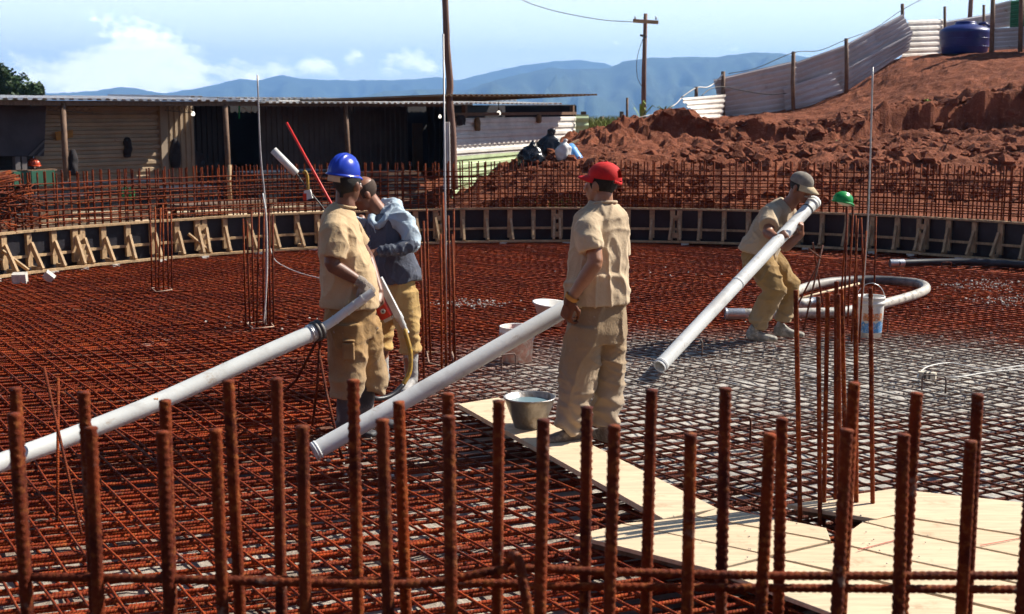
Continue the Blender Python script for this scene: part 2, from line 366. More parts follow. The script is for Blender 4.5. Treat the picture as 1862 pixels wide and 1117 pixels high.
# loose clods on the bank: a handful of shapes, one mesh
cl = MB(); random.seed(3)
def clod(mb, x, y, z, s):
    vs = []; b = len(mb.v)
    q = Quaternion((random.random(), random.random(), random.random(), random.random())); q.normalize()
    P = [(1,0,0),(-1,0,0),(0,1,0),(0,-1,0),(0,0,1),(0,0,-1),(.6,.6,.6),(-.6,.6,.5),(.6,-.6,.5),(-.6,-.6,.6)]
    for p in P: v = q @ Vector(p); v = Vector((v.x, v.y, v.z*.75))*s*random.uniform(.75, 1.15); mb.v.append((x+v.x, y+v.y, z+v.z))
    for f in [(6,0,4),(6,4,2),(6,2,0),(7,2,4),(7,4,1),(7,1,2),(8,4,0),(8,0,3),(8,3,4),(9,1,4),(9,4,3),(9,3,1),(5,2,1),(5,0,2),(5,3,0),(5,1,3)]:
        mb.f.append(tuple(b+i for i in f)); mb.mi.append(0)
n = 0; xs = []; 
while n < 5200:
    y = random.uniform(20.8, 30.0); x = y*random.uniform(-.02, .48)
    if math.hypot(x-CX, y-CY) < RC_OUT+.3: continue
    if noise.noise(Vector((x*.9, y*.9, 1))) < random.uniform(-.6, .35): continue
    xs.append((x, y)); n += 1
zt = terr_raw(np.array([p[0] for p in xs]), np.array([p[1] for p in xs]))
for (x, y), z in zip(xs, zt): clod(cl, x, y, z+.02, .016+.17*random.random()**6+.025*random.random())
tag(cl.obj('soil_clods', SOIL), 'crumbled red clods lying over the earth bank', kind='stuff')

# blinding concrete under the mat, swelling where fresh concrete has been poured
bm_ = bpy.data.materials.new('pale concrete'); bm_.use_nodes = True; t = NT(bm_.node_tree); b = t.n['Principled BSDF']
g = t.new('ShaderNodeNewGeometry'); p = g.outputs['Position']
base = t.mix(t.ramp(t.noise(p, 2.2, 8, .65), .35, .65), (.25, .20, .16, 1), (.44, .39, .33, 1))
base = t.mix(t.ramp(t.noise(p, 14, 6, .7), .55, .75), base, (.26, .19, .14, 1))
s = t.new('ShaderNodeSeparateXYZ'); t.l.new(p, s.inputs[0])
base = t.mix(t.ramp(t.math('ADD', t.math('SUBTRACT', s.outputs[1], t.math('MULTIPLY', s.outputs[0], .75)), t.math('MULTIPLY', t.noise(p, .9, 4, .5), 1.5)), 8.2, 10.8, 0, .88), base, (.12, .035, .015, 1))
rr_ = t.math('SQRT', t.math('ADD', t.math('POWER', t.math('SUBTRACT', s.outputs[0], CX), 2.), t.math('POWER', t.math('SUBTRACT', s.outputs[1], CY), 2.)))
base = t.mix(t.ramp(rr_, CR-.8, CR-.4), base, (.07, .03, .018, 1)); b.inputs['Specular IOR Level'].default_value = .15   # darker brown along the edge; rust washed off the bars, at the side not yet poured
ex = t.math('DIVIDE', t.math('SUBTRACT', s.outputs[0], 3.3), 4.2); ey = t.math('DIVIDE', t.math('SUBTRACT', s.outputs[1], 9.2), 3.2)
wet = t.ramp(t.math('ADD', t.math('SQRT', t.math('ADD', t.math('MULTIPLY', ex, ex), t.math('MULTIPLY', ey, ey))), t.math('MULTIPLY', t.math('SUBTRACT', t.noise(p, 1.4, 6, .6), .5), .7)), 1.2, .7)
base = t.mix(t.math('MULTIPLY', wet, .85), base, t.mix(t.ramp(t.noise(p, 5, 7, .65), .35, .65), (.36, .34, .31, 1), (.56, .53, .48, 1)))
t.l.new(base, b.inputs['Base Color']); t.l.new(t.ramp(wet, 0, 1, .8, .42), b.inputs['Roughness'])
bp = t.new('ShaderNodeBump'); bp.inputs['Distance'].default_value = .03; bp.inputs['Strength'].default_value = .8; t.l.new(t.noise(p, 22, 6, .65), bp.inputs['Height']); t.l.new(bp.outputs[0], b.inputs['Normal'])
def pour(x, y):
    d = math.hypot((x-2.0)/2.3, (y-10.1)/1.35)+.45*noise.fractal(Vector((x*1.6, y*1.6, 7)), .9, 2, 4); q = max(0, min(1, (1.15-d)/.75)); return .034*q*q*(3-2*q)
st = MB(); nr_, na_ = 110, 300
for i in range(nr_+1):
    r = (RC_OUT+.12)*i/nr_
    for k in range(na_):
        a = 2*math.pi*k/na_; x, y = CX+r*math.cos(a), CY+r*math.sin(a)
        d = math.hypot((x-3.3)/5.2, (y-9.4)/3.4)
        h = max(0, min(1, (1.25-d)/.7)); h = h*h*(3-2*h)
        st.v.append((x, y, -.23+h*.165*(1+.13*noise.noise(Vector((x*2, y*2, 0))))+pour(x, y)+.025*noise.fractal(Vector((x*3, y*3, 4)), .9, 2, 4)))
for i in range(nr_):
    for k in range(na_): k2 = (k+1) % na_; st.f.append((i*na_+k, i*na_+k2, (i+1)*na_+k2, (i+1)*na_+k)); st.mi.append(0)
for k in range(na_):                                     # side of the pit
    a = 2*math.pi*k/na_; st.v.append((CX+(RC_OUT+.13)*math.cos(a), CY+(RC_OUT+.13)*math.sin(a), .34))
for k in range(na_): k2 = (k+1) % na_; st.f.append((nr_*na_+k, nr_*na_+k2, (nr_+1)*na_+k2, (nr_+1)*na_+k)); st.mi.append(0)
tag(st.obj('concrete_base', bm_, smooth=True), 'pale blinding concrete under the rebar mat', kind='structure')

# ------------------------------------------------------------------ the rebar mat
mat_t = thing('rebar_mat', 'wide rust red mat of crossed reinforcing bars covering the round pit floor', 'rebar mat', (CX, CY, 0))
MR = CR+.25
def clip_run(pts):
    return [p for p in pts if (p[0]-CX)**2+(p[1]-CY)**2 < MR*MR and p[1] > 3.2]
def diag_bar(s, z, r, wob, seed):
    """long bars running away to the left, fanning slightly"""
    th = R(36)+.020*s                                    # angle left of straight ahead
    d = Vector((-math.sin(th), math.cos(th))); n = Vector((math.cos(R(36)), math.sin(R(36))))
    o = Vector((CX, CY-2))+n*s; out = []
    for i in range(-28, 29):
        k = i*.35; bend = -.0075*k*abs(k)*(.5 if k > 0 else .2)
        p = o+d*k+n*(bend+wob*noise.noise(Vector((k*.55, seed*3.1, 0)))+wob*.6*noise.noise(Vector((k*1.7, seed*1.3, 5))))
        out.append((p.x, p.y, z+.006*noise.noise(Vector((k*.8, seed*1.7, 3)))))
    return clip_run(out)
def cross_bar(s, z, r, wob, seed):
    d = Vector((math.cos(R(25)), math.sin(R(25)))); n = Vector((-d.y, d.x)); o = Vector((CX, CY))+n*s; out = []
    for i in range(-28, 29):
        k = i*.35
        p = o+d*k+n*(.011*k*k-.25+wob*noise.noise(Vector((k*.5, seed*2.3, 7))))
        out.append((p.x, p.y, z+.006*noise.noise(Vector((k*.8, seed*1.1, 8)))))
    return clip_run(out)
random.seed(11)
def spread(a, b, step, jit):
    s = a
    while s < b: yield s; s += step*random.uniform(1-jit, 1+jit)
DS = list(spread(-8.6, 8.6, .122, .18)); CS = list(spread(-8.6, 8.6, .122, .30))
for i, s in enumerate(DS):
    pts = diag_bar(s, .0, .007, .035, i)
    if len(pts) > 2:
        b = MB(); b.tube(pts, .0068, 6); b.obj('long_bar', RUSTM, mat_t, True)
for i, s in enumerate(CS):
    pts = cross_bar(s, -.018, .01, .03, i)
    if len(pts) > 2:
        b = MB(); b.tube(pts, .0095, 6); b.obj('cross_bar', RUSTM, mat_t, True)
low = MB()
for i, s in enumerate(spread(-8.6, 8.6, .125, .3)):
    pts = cross_bar(s, -.085-.02*(i % 2), .01, .05, i+500)
    if len(pts) > 2: low.tube(pts, .0105, 5, cap=False)
for i, s in enumerate(spread(-8.6, 8.6, .18, .2)):
    pts = diag_bar(s, -.115, .01, .04, i+700)
    if len(pts) > 2: low.tube(pts, .009, 5, cap=False)
for i, s in enumerate(spread(-8.6, 8.6, .17, .3)):
    pts = cross_bar(s, -.165, .01, .05, i+900)
    if len(pts) > 2: low.tube(pts, .0105, 5, cap=False)
# bars lapped beside the upper cross bars (splices make the layer look uneven)
for i in range(420):
    s = random.choice(CS)+random.uniform(.018, .03); pts = cross_bar(s, -.02-.012*random.random(), .01, .03, i+1300)
    if len(pts) > 6:
        a = random.randrange(0, len(pts)-4); low.tube(pts[a:a+random.randint(4, 12)], .009, 5)
for i in range(240):                                    # tying wire ends
    s = random.choice(DS); pts = diag_bar(s, 0, .007, .035, DS.index(s))
    if len(pts) > 4:
        p = Vector(random.choice(pts)); low.tube([p, p+Vector((random.uniform(-.03, .03), random.uniform(-.03, .03), .02+.03*random.random()))], .0025, 4)
tag(low.obj('lower_bars', RUSTM, mat_t, True), kind='stuff')

# bent staples standing out of the mat
stp_at = [(290, 665, .10, 20), (75, 655, .07, 15), (197, 532, .06, 40), (340, 625, .08, 40), (1268, 535, .12, 8), (1323, 500, .12, 8), (1260, 655, .16, 8), (1340, 812, .17, 3), (1660, 590, .14, 0), (1598, 612, .16, -5), (1697, 722, .17, -20), (1720, 498, .14, 10), (965, 478, .10, 20), (842, 518, .09, 30), (925, 685, .13, 30), (445, 735, .12, 60), (1720, 575, .1, 5), (548, 690, .1, 60), (700, 640, .1, 30), (950, 545, .1, 20)]
STL = ['midway between the two left column bar groups', 'near the left edge behind the trestle', 'just right of the leftmost column bars', 'above the left pipe, near its middle', 'left of the crouching man\'s pipe in the red part', 'under the crouching man\'s pipe, near his back', 'in the cement dust left of the crouching man\'s feet', 'between two tall front bars below the dusted area', 'right of the white bucket at the far side', 'right beside the foot of the white bucket', 'in front of the taped plug at the right', 'in front of the black hose at the right', 'far away between the hooded man and the red cap man', 'far away right of the middle column bars', 'behind the metal bucket', 'just below the left pipe near the tripod', 'in the dusty patch right of the curled hose', 'left of the blue hat man behind the pipe clamp', 'between the boots of the hooded man', 'behind the pink bucket']
proto = None
for k, (px, py, wd, ang) in enumerate(stp_at):
    p = atZ(px, py, -.05)
    if proto is None:
        b = MB(); b.tube(bez([(-.07, 0, -.06), (-.07, 0, .10), (-.062, 0, .128), (-.045, 0, .135), (.045, 0, .135), (.062, 0, .128), (.07, 0, .10), (.07, 0, -.06)], 3), .006, 6)
        o = proto = b.obj('staple_bar', RUST, None, True)
    else: o = copy_obj(proto)
    o.location = (p.x, p.y, 0); o.rotation_euler = (0, 0, R(ang)); o.scale = (wd/.14, 1, random.uniform(.75, 1.1))
    tag(o, 'bent rusty staple bar '+STL[k], 'rebar staple', 'bent staple bars standing in the mat')

# ------------------------------------------------------------------ the rebar cage
def rib_bar_mesh(name, L, r, pitch, n=12, per=4, h=.11):
    """a deformed bar, ribs as geometry"""
    b = MB(); m = int(L/pitch*per)
    for i in range(m+1):
        z = L*i/m
        for k in range(n):
            a = 2*math.pi*k/n; side = abs(math.sin(a))            # two rows of ribs with a plain seam between them
            ph = z/pitch+a/(2*math.pi)*2
            rib = max(0, math.cos(2*math.pi*ph))**1.0*max(0, side-.15)
            seam = .10 if side < .2 else 0
            rr = r*(1+h*rib*1.6+seam)
            b.v.append((rr*math.cos(a), rr*math.sin(a), z))
    for i in range(m):
        for k in range(n): k2 = (k+1) % n; b.f.append((i*n+k, i*n+k2, (i+1)*n+k2, (i+1)*n+k)); b.mi.append(0)
    b.f.append(tuple(m*n+k for k in range(n))); b.f.append(tuple(reversed(range(n)))); b.mi += [0, 0]
    return b.mesh(name)
near = thing('rebar_cage', 'near row of thick ribbed rusty starter bars across the bottom of the picture', 'rebar cage', (CX, CY-RC_IN, 0))
thick = rib_bar_mesh('vertical_bar', 1.35, .0163, .023, h=.17); thick.materials.append(RUSTV); thick.polygons.foreach_set('use_smooth', [True]*len(thick.polygons))
front = [(-120,770),(25,752),(165,777),(295,785),(392,781),(550,775),(695,763),(816,757),(988,763),(1117,774),(1256,789),(1400,789),(1540,781),(1643,790),(1765,802),(1880,800)]
rear = [(-90,700),(28,706),(152,713),(300,728),(415,692),(503,688),(642,691),(725,731),(814,716),(907,729),(1067,740),(1185,709),(1319,706),(1422,761),(1553,696),(1667,715),(1778,717),(1895,705)]
k = 0
for row, Yr in ((front, 3.31), (rear, 3.56)):
    for px, py in row:
        Y = Yr+.012*((px-930)/500)**2
        p = atY(px, py, Y); o = bpy.data.objects.new('vertical_bar', thick); COL.objects.link(o); o.parent = near
        o.matrix_parent_inverse = Matrix.Translation(-near.location)
        lean = (random.uniform(-.012, .012), random.uniform(-.02, .02)); rot = Matrix.Rotation(random.uniform(0, 6.28), 4, 'Z')
        rot = Matrix.Rotation(lean[0], 4, 'X') @ Matrix.Rotation(lean[1], 4, 'Y') @ rot
        o.rotation_euler = rot.to_euler(); o.location = p - rot.to_3x3() @ Vector((0, 0, 1.35)); k += 1
def hoop_near(pts, r):
    L = sum((pts[i+1]-pts[i]).length for i in range(len(pts)-1)); b = MB(); per = .0052; m = int(L/per); acc = [0]
    for i in range(len(pts)-1): acc.append(acc[-1]+(pts[i+1]-pts[i]).length)
    P = []; RR = []
    j = 0
    for i in range(m+1):
        s = L*i/m
        while j < len(pts)-2 and acc[j+1] < s: j += 1
        P.append(pts[j].lerp(pts[j+1], (s-acc[j])/(acc[j+1]-acc[j]))); RR.append(r*(1.09 if i % 4 < 2 else .97))
    b.tube(P, RR, 8); return b
hp = [atY(px, py, Y) for px, py, Y in [(-150, 1052, 3.37), (150, 1050, 3.35), (480, 1058, 3.34), (760, 1062, 3.34), (925, 1035, 3.35), (1100, 1040, 3.36), (1400, 1047, 3.37), (1700, 1047, 3.38), (1990, 1047, 3.4)]]
hoop_near(bez(hp, 4), .0125).obj('hoop_bar', RUSTV, near, True)
hp = [atY(px, py, Y) for px, py, Y in [(930, 1066, 3.51), (1200, 1068, 3.50), (1500, 1070, 3.50), (1800, 1072, 3.53), (1990, 1073, 3.56)]]
hoop_near(bez(hp, 4), .0125).obj('hoop_bar', RUSTV, near, True)
hp = [atY(px, py, Y) for px, py, Y in [(-150, 1046, 3.5), (200, 1052, 3.50), (600, 1056, 3.50), (960, 1062, 3.51)]]
hoop_near(bez(hp, 4), .0125).obj('hoop_bar', RUSTV, near, True)
hk = [atY(px, py, Y) for px, py, Y in [(965, 1140, 3.2), (955, 1080, 3.2), (945, 1025, 3.22), (938, 1012, 3.26), (930, 1012, 3.34), (925, 1030, 3.4)]]
hoop_near(bez(hk, 3), .0135).obj('hook_bar', RUSTV, near, True)

A0, A1 = R(22), R(166)
def rise(a): return .05*min(1.2, max(0, 1-(a-R(36))/.9))
cage = thing('rebar_cage', 'grid of thin rusty upright bars and hoops curving round the far side of the pit', 'rebar cage', (CX, CY+RC_IN, 0))
vb = MB(); vb.tube([(0, 0, .0), (0, 0, .6), (0, 0, 1.22)], .0118, 6); vme = vb.mesh('vertical_bar'); vme.materials.append(RUSTV)
random.seed(5); nv = 0; rest = MB()
for r, stp in ((RC_IN, .119), (RC_OUT, .123)):
    n = int((A1-A0)*r/stp)
    for i in range(n, -1, -1):
        a = A0+(A1-A0)*(i+random.uniform(-.13, .13))/n
        nv += 1
        if nv > 298:                                       # past the limit: the rest joined as one part
            x, y = CX+r*math.cos(a), CY+r*math.sin(a); rest.tube([(x, y, .05), (x+random.uniform(-.015, .015), y, 1.27+rise(a))], .0118, 6); continue
        o = bpy.data.objects.new('vertical_bar', vme); COL.objects.link(o); o.parent = cage; o.matrix_parent_inverse = Matrix.Translation(-cage.location)
        up = rise(a) + random.uniform(-.02, .025)
        o.location = (CX+r*math.cos(a), CY+r*math.sin(a), .05+up); o.rotation_euler = (random.uniform(-.018, .018), random.uniform(-.018, .018), random.random())
tag(rest.obj('upright_bars', RUSTV, cage, True), kind='stuff')
for r in (RC_IN-.018, RC_OUT-.018):
    for k, z in enumerate([.50, .595, .69, .785, .88, .975, 1.07, 1.13]):
        if k == 7 and r > RC_IN: continue
        z += random.uniform(-.015, .015)-(.046 if r > RC_IN else 0); tilt = random.uniform(-.01, .01)
        pts = [Vector((p.x, p.y, p.z+rise(A0+(A1-A0)*i/70)+.008*noise.noise(Vector((i*.3, z*9, r))))) for i, p in enumerate(arc_pts((CX, CY), r, A0, A1, z, 70))]
        b = MB(); b.tube(pts, .0098, 6); b.obj('hoop_bar', RUSTV, cage, True)

# ------------------------------------------------------------------ formwork ring
form = thing('formwork', 'curved timber formwork of dark panels with slanting braces round the edge of the rebar mat', 'formwork', (CX, CY+CR, 0))
PANEL = M('dark film faced panel', (.013, .011, .016), .5, var=.35, scale=5, bump=.15, bscale=30, col2=(.045, .038, .035), lo=.56, hi=.8)
def pol(a, r, z): return Vector((CX+r*math.cos(a), CY+r*math.sin(a), z))
pitch = .372/CR; nb = int((R(168)-R(20))/pitch); random.seed(21)
RP = CR+.26                                               # panel face radius
H0, H1 = .02, .52
for i in range(nb):
    a = R(168)-pitch*(nb-i); rad = Vector((math.cos(a), math.sin(a), 0)); tan = Vector((-math.sin(a), math.cos(a), 0))
    dbl = (i % 5 == 2); j = lambda s: random.uniform(-s, s)
    for off in ((-.055, .055) if dbl else (0,)):
        a2 = a+off/CR; t2 = Vector((-math.sin(a2), math.cos(a2), 0))
        b = MB(); b.bar(pol(a2, RP-.03, H0+.05), pol(a2, RP-.03, H1-.005+j(.006)), .074+j(.008), .055, t2); b.obj('post', TIMBER, form)
        b = MB(); b.bar(pol(a2+j(.0015), RP-.07, .385+j(.025)), pol(a2+j(.004), CR+.01, .05), .034, .070, t2); b.obj('brace', TIMBER, form)
        b = MB(); b.bar(pol(a2, RP-.085, .062), pol(a2, CR+.02, .056), .03, .05, t2); b.obj('foot_block', TIMBER, form)
    if dbl:
        for z in (.40, .27, .13):
            if random.random() < .9:
                b = MB(); rr_ = RP-.075-(.40-z)*.42; b.bar(pol(a-.058/CR, rr_, z), pol(a+.058/CR, rr_, z+j(.01)), .08, .02, Vector((0, 0, 1))); b.obj('cross_block', TIMBER, form)
for i in range(0, nb, 5):
    a = R(168)-pitch*(nb-i-2); a2 = a+pitch*5
    seg = 5
    b = MB()
    for k in range(seg):                                   # bent panel of five straight facets, 18 mm thick
        p0, p1 = a+(a2-a-.004)*k/seg, a+(a2-a-.004)*(k+1)/seg
        vs = [pol(p0, RP, H0), pol(p1, RP, H0), pol(p1, RP, H1), pol(p0, RP, H1), pol(p0, RP+.018, H0), pol(p1, RP+.018, H0), pol(p1, RP+.018, H1), pol(p0, RP+.018, H1)]
        b.add(vs, [(0, 1, 2, 3), (5, 4, 7, 6), (3, 2, 6, 7), (1, 0, 4, 5), (0, 3, 7, 4), (2, 1, 5, 6)])
    b.obj('panel', PANEL, form)
    for nm, r_, z, wd, th in (('top_rail', RP-.028, H1+.016, .095, .028), ('middle_rail', RP-.024, .215, .045, .034), ('sole_plate', CR+.03, .028, .075, .030)):
        b = MB()
        dz = random.uniform(-.006, .006)
        p0, p1 = a-.01, a2-.004
        for k in range(2):
            q0, q1 = p0+(p1-p0)*k/2, p0+(p1-p0)*(k+1)/2
            b.bar(pol(q0, r_, z+dz), pol(q1, r_, z+dz), wd, th, Vector((math.cos((q0+q1)/2), math.sin((q0+q1)/2), 0)))
        b.obj(nm, TIMBER, form)
for a in (R(150.5), R(131)):
    b = MB(); b.bar(pol(a, RP-.09, .33), pol(a-.032, CR+.03, .06), .022, .05, Vector((-math.sin(a), math.cos(a), 0))); b.obj('brace', TIMBER, form)
ORD = 'first second third fourth fifth sixth seventh eighth ninth tenth eleventh twelfth thirteenth fourteenth fifteenth sixteenth seventeenth eighteenth nineteenth twentieth twenty-first'.split()
# concrete spacer blocks under the sole plate
BLOCK = M('concrete spacer', (.52, .49, .44), .9, var=.15, scale=30, bump=.4, bscale=80)
bl = MB(); bl.box((0, 0, 0), (.055, .05, .03), jit=.004); bme = bl.mesh('spacer_block'); bme.materials.append(BLOCK)
for i, a in enumerate([152.3, 149.5, 146.2, 142.8, 139.6, 134.6, 130, 124, 118, 111, 103, 97, 90, 84, 77, 70, 64, 57, 53, 48, 44]):
    o = bpy.data.objects.new('spacer_block', bme); COL.objects.link(o); o.location = pol(R(a), CR+.02+random.uniform(-.02, .02), -.018); o.rotation_euler = (0, 0, R(a)+random.uniform(-.2, .2)+math.pi/2)
    tag(o, 'grey concrete spacer block under the formwork sole plate, %s from the left' % ORD[i], 'spacer block', 'concrete blocks under the formwork')
for px, py, lab, s, rot in ((36, 506, 'large pale concrete block before the formwork at the far left edge', 1.35, (.1, .0, .2)), (89, 503, 'tilted concrete block on the mat before the formwork at the far left', 1.0, (.3, .75, .4))):
    o = bpy.data.objects.new('concrete_block', bme); COL.objects.link(o); o.location = atZ(px, py, .05)+Vector((0, 0, .0)); o.scale = (s*1.1, s, s*1.45); o.rotation_euler = rot
    tag(o, lab, 'concrete block')
# ------------------------------------------------------------------ people
class Sculpt:
    """closed lofts that are melted into ONE continuous surface"""
    def __init__(s): s.m = MB()
    def loft(s, rings, n=20, p=2.0):
        """rings: (centre, axis1, axis2); superellipse sections, closed at both ends"""
        b = len(s.m.v)
        for c, u, v in rings:
            for k in range(n):
                a = 2*math.pi*k/n; ca, sa = math.cos(a), math.sin(a)
                x = math.copysign(abs(ca)**(2/p), ca); y = math.copysign(abs(sa)**(2/p), sa)
                s.m.v.append(tuple(c+u*x+v*y))
        m = len(rings)
        for i in range(m-1):
            for k in range(n): k2 = (k+1) % n; s.m.f.append((b+i*n+k, b+i*n+k2, b+(i+1)*n+k2, b+(i+1)*n+k)); s.m.mi.append(0)
        s.m.f.append(tuple(reversed(range(b, b+n)))); s.m.f.append(tuple(range(b+(m-1)*n, b+m*n))); s.m.mi += [0, 0]
    def torso(s, rows, wax, p=2.3):
        """rows: (centre, half width along wax, half depth)"""
        R_ = []
        for i, (c, a, d) in enumerate(rows):
            t = (rows[min(i+1, len(rows)-1)][0]-rows[max(i-1, 0)][0]).normalized()
            u = (wax-t*wax.dot(t)).normalized(); v = t.cross(u); R_.append((c, u*a, v*d))
        s.loft(R_, 24, p)
    def limb(s, pts, radii, n=14, round_=True, flat=None):
        pts = [Vector(p) for p in pts]; radii = list(radii)
        R_ = []; u = None; m = len(pts)
        t0 = (pts[1]-pts[0]).normalized(); t1 = (pts[-1]-pts[-2]).normalized()
        seq = list(zip(pts, radii))
        if round_: seq = [(pts[0]-t0*radii[0]*.75, radii[0]*.45)]+seq+[(pts[-1]+t1*radii[-1]*.75, radii[-1]*.45)]
        for i, (p, r) in enumerate(seq):
            t = (seq[min(i+1, len(seq)-1)][0]-seq[max(i-1, 0)][0]).normalized()
            if u is None: u = t.orthogonal().normalized()
            u = (u-t*u.dot(t)).normalized(); R_.append((p, u*r, t.cross(u)*r))
        s.loft(R_, n)
    def ell(s, c, ax, rad):
        R_ = []; 
        for i in range(1, 12):
            a = math.pi*i/12; R_.append((c-ax[2]*rad[2]*math.cos(a), ax[0]*rad[0]*math.sin(a), ax[1]*rad[1]*math.sin(a)))
        s.loft(R_, 18)
    def build(s, name, mat, parent, voxel=.010, smooth=4, disp=None):
        me = s.m.mesh(name); o = bpy.data.objects.new('tmp', me); COL.objects.link(o)
        md = o.modifiers.new('r', 'REMESH'); md.mode = 'VOXEL'; md.voxel_size = voxel
        if smooth: sm = o.modifiers.new('s', 'SMOOTH'); sm.factor = .5; sm.iterations = smooth
        dg = bpy.context.evaluated_depsgraph_get(); dg.update(); ev = o.evaluated_get(dg)
        m2 = bpy.data.meshes.new_from_object(ev); bpy.data.objects.remove(o); bpy.data.meshes.remove(me)
        m2.name = name
        if disp:
            n = len(m2.vertices); co = np.empty(n*3); no = np.empty(n*3)
            m2.vertices.foreach_get('co', co); m2.vertex_normals.foreach_get('vector', no)
            co = co.reshape(-1, 3); no = no.reshape(-1, 3)
            d = np.array([disp(Vector(p)) for p in co]); co = co+no*d[:, None]
            m2.vertices.foreach_set('co', co.ravel()); m2.update()
        return link(name, m2, mat, parent, True)

def folds(seed, amp=.011, long_=(0, 0, 1), fl=2.2, fa=9., extra=None):
    """cloth folds: ridges that run along long_"""
    L = Vector(long_).normalized(); A = L.orthogonal().normalized(); B = L.cross(A); off = Vector((seed*7.1, seed*3.3, seed*1.7))
    def f(p):
        wv = noise.noise_vector(p*4+off)*.05
        q = p+wv
        c = Vector((q.dot(A)*fa, q.dot(B)*fa, q.dot(L)*fl))+off
        r1 = 1-abs(noise.noise(c))*2.2
        c2 = Vector((q.dot(A)*fa*.55+q.dot(L)*3.5, q.dot(B)*fa*.55, q.dot(L)*fl*3.2))+off*2
        r2 = 1-abs(noise.noise(c2))*2.2
        c3 = Vector((q.dot(A)*fa*1.9-q.dot(L)*5, q.dot(B)*fa*1.9+q.dot(L)*3, q.dot(L)*fl*2.4))+off*3
        r3 = 1-abs(noise.noise(c3))*2.6
        mk = max(.1, min(1.2, .55+1.3*noise.noise(p*2.3+off)))
        d = 1.6*amp*(.85*max(0, r1)**3+.60*mk*max(0, r2)**3+.28*mk*max(0, r3)**3-.30)
        if extra: d += extra(p)
        return d
    return f
def bunch(z0, z1, amp, freq, seed=0, tilt=(0, 0)):
    """gathered rings, as where trousers rest on a shoe"""
    def e(p):
        if p.z < z0 or p.z > z1: return 0
        k = 1-(p.z-z0)/(z1-z0)
        return amp*k*math.sin((p.z+p.x*tilt[0]+p.y*tilt[1])*freq+3*noise.noise(p*9+Vector((seed, 0, 0))))
    return e

def skin_mat(name, c, c2):
    m = bpy.data.materials.new(name); m.use_nodes = True; t = NT(m.node_tree); b = t.n['Principled BSDF']
    g = t.new('ShaderNodeNewGeometry'); p = g.outputs['Position']
    t.l.new(t.mix(t.ramp(t.noise(p, 12, 5, .6), .35, .7), c+(1,), c2+(1,)), b.inputs['Base Color'])
    b.inputs['Roughness'].default_value = .48; b.inputs['Subsurface Weight'].default_value = .05; b.inputs['Subsurface Radius'].default_value = (.02, .008, .004)
    bp = t.new('ShaderNodeBump'); bp.inputs['Strength'].default_value = .25; bp.inputs['Distance'].default_value = .003; t.l.new(t.noise(p, 130, 3), bp.inputs['Height']); t.l.new(bp.outputs[0], b.inputs['Normal'])
    return m
def cloth(name, c, stain=None, lo=.55, hi=.75, sc=3.5, weave=350, zfade=None, bump=.25):
    """woven cloth with soft wear; stain = colour of splashes; zfade = (z0, z1, colour) dried mud that climbs from the hem"""
    m = bpy.data.materials.new(name); m.use_nodes = True; t = NT(m.node_tree); b = t.n['Principled BSDF']
    g = t.new('ShaderNodeNewGeometry'); p = g.outputs['Position']
    base = t.mix(t.ramp(t.noise(p, 2.5, 5, .55), .3, .7), tuple(x*.86 for x in c)+(1,), tuple(min(1, x*1.1) for x in c)+(1,))
    if stain: base = t.mix(t.ramp(t.noise(p, sc, 7, .65, .3), lo, hi, 0, .85), base, stain+(1,))
    base = t.mix(t.math('MULTIPLY', t.ramp(t.noise(p, 26, 3, .6), .68, .74), .5), base, (.42, .38, .33, 1))     # flecks of cement
    if zfade:
        s = t.new('ShaderNodeSeparateXYZ'); t.l.new(p, s.inputs[0])
        k = t.math('ADD', s.outputs[2], t.math('MULTIPLY', t.math('SUBTRACT', t.noise(p, 9, 6, .65), .5), .5))
        base = t.mix(t.ramp(k, zfade[1], zfade[0], 0, .75), base, tuple(zfade[2])+(1,))
    t.l.new(base, b.inputs['Base Color']); b.inputs['Roughness'].default_value = .9; b.inputs['Specular IOR Level'].default_value = .15
    b.inputs['Sheen Weight'].default_value = .12
    bp = t.new('ShaderNodeBump'); bp.inputs['Strength'].default_value = bump*.55; bp.inputs['Distance'].default_value = .0022
    t.l.new(t.math('ADD', t.noise(p, weave, 2), t.math('ADD', t.math('MULTIPLY', t.ramp(t.math('ABSOLUTE', t.math('SUBTRACT', t.noise(p, 8.5, 3, .5, 1.6), .5)), 0, .055), 9.), t.math('MULTIPLY', t.ramp(t.math('ABSOLUTE', t.math('SUBTRACT', t.noise(p, 19, 3, .5, 1.2), .5)), 0, .07), 4.))), bp.inputs['Height']); t.l.new(bp.outputs[0], b.inputs['Normal'])
    return m
SKIN_D = skin_mat('dark brown skin', (.13, .052, .028), (.19, .078, .042)); SKIN_M = skin_mat('tanned skin', (.30, .135, .07), (.38, .18, .10)); SKIN_R = skin_mat('sunburnt brown skin', (.22, .085, .045), (.28, .115, .06))
HAIR = M('black hair', (.012, .010, .009), .7, var=.4, scale=60, bump=.6, bscale=200); HAIRG = M('grey stubble', (.30, .27, .25), .8, var=.3, scale=80, bump=.5, bscale=200)
SHIRT_A = cloth('sand cotton shirt', (.48, .345, .20), (.36, .25, .14), .6, .8); SHIRT_C = cloth('pale beige cotton shirt', (.52, .40, .265), (.40, .29, .18), .6, .85); SHIRT_D = cloth('faded beige shirt', (.43, .33, .22), (.28, .21, .135), .55, .75)
TROU_A = cloth('ochre khaki work trousers', (.34, .205, .085), (.22, .125, .05), .5, .72, 3, zfade=(.15, .65, (.38, .29, .19))); TROU_C = cloth('dusty khaki work trousers', (.31, .22, .13), (.20, .135, .075), .52, .72, 3, zfade=(.1, .75, (.40, .32, .24)))
TROU_B = cloth('yellow ochre trousers', (.52, .34, .13), (.35, .20, .06), .6, .8); TROU_D = cloth('mustard khaki trousers', (.30, .19, .075), (.20, .12, .045), .5, .72, 4, zfade=(.1, .5, (.33, .25, .15)))
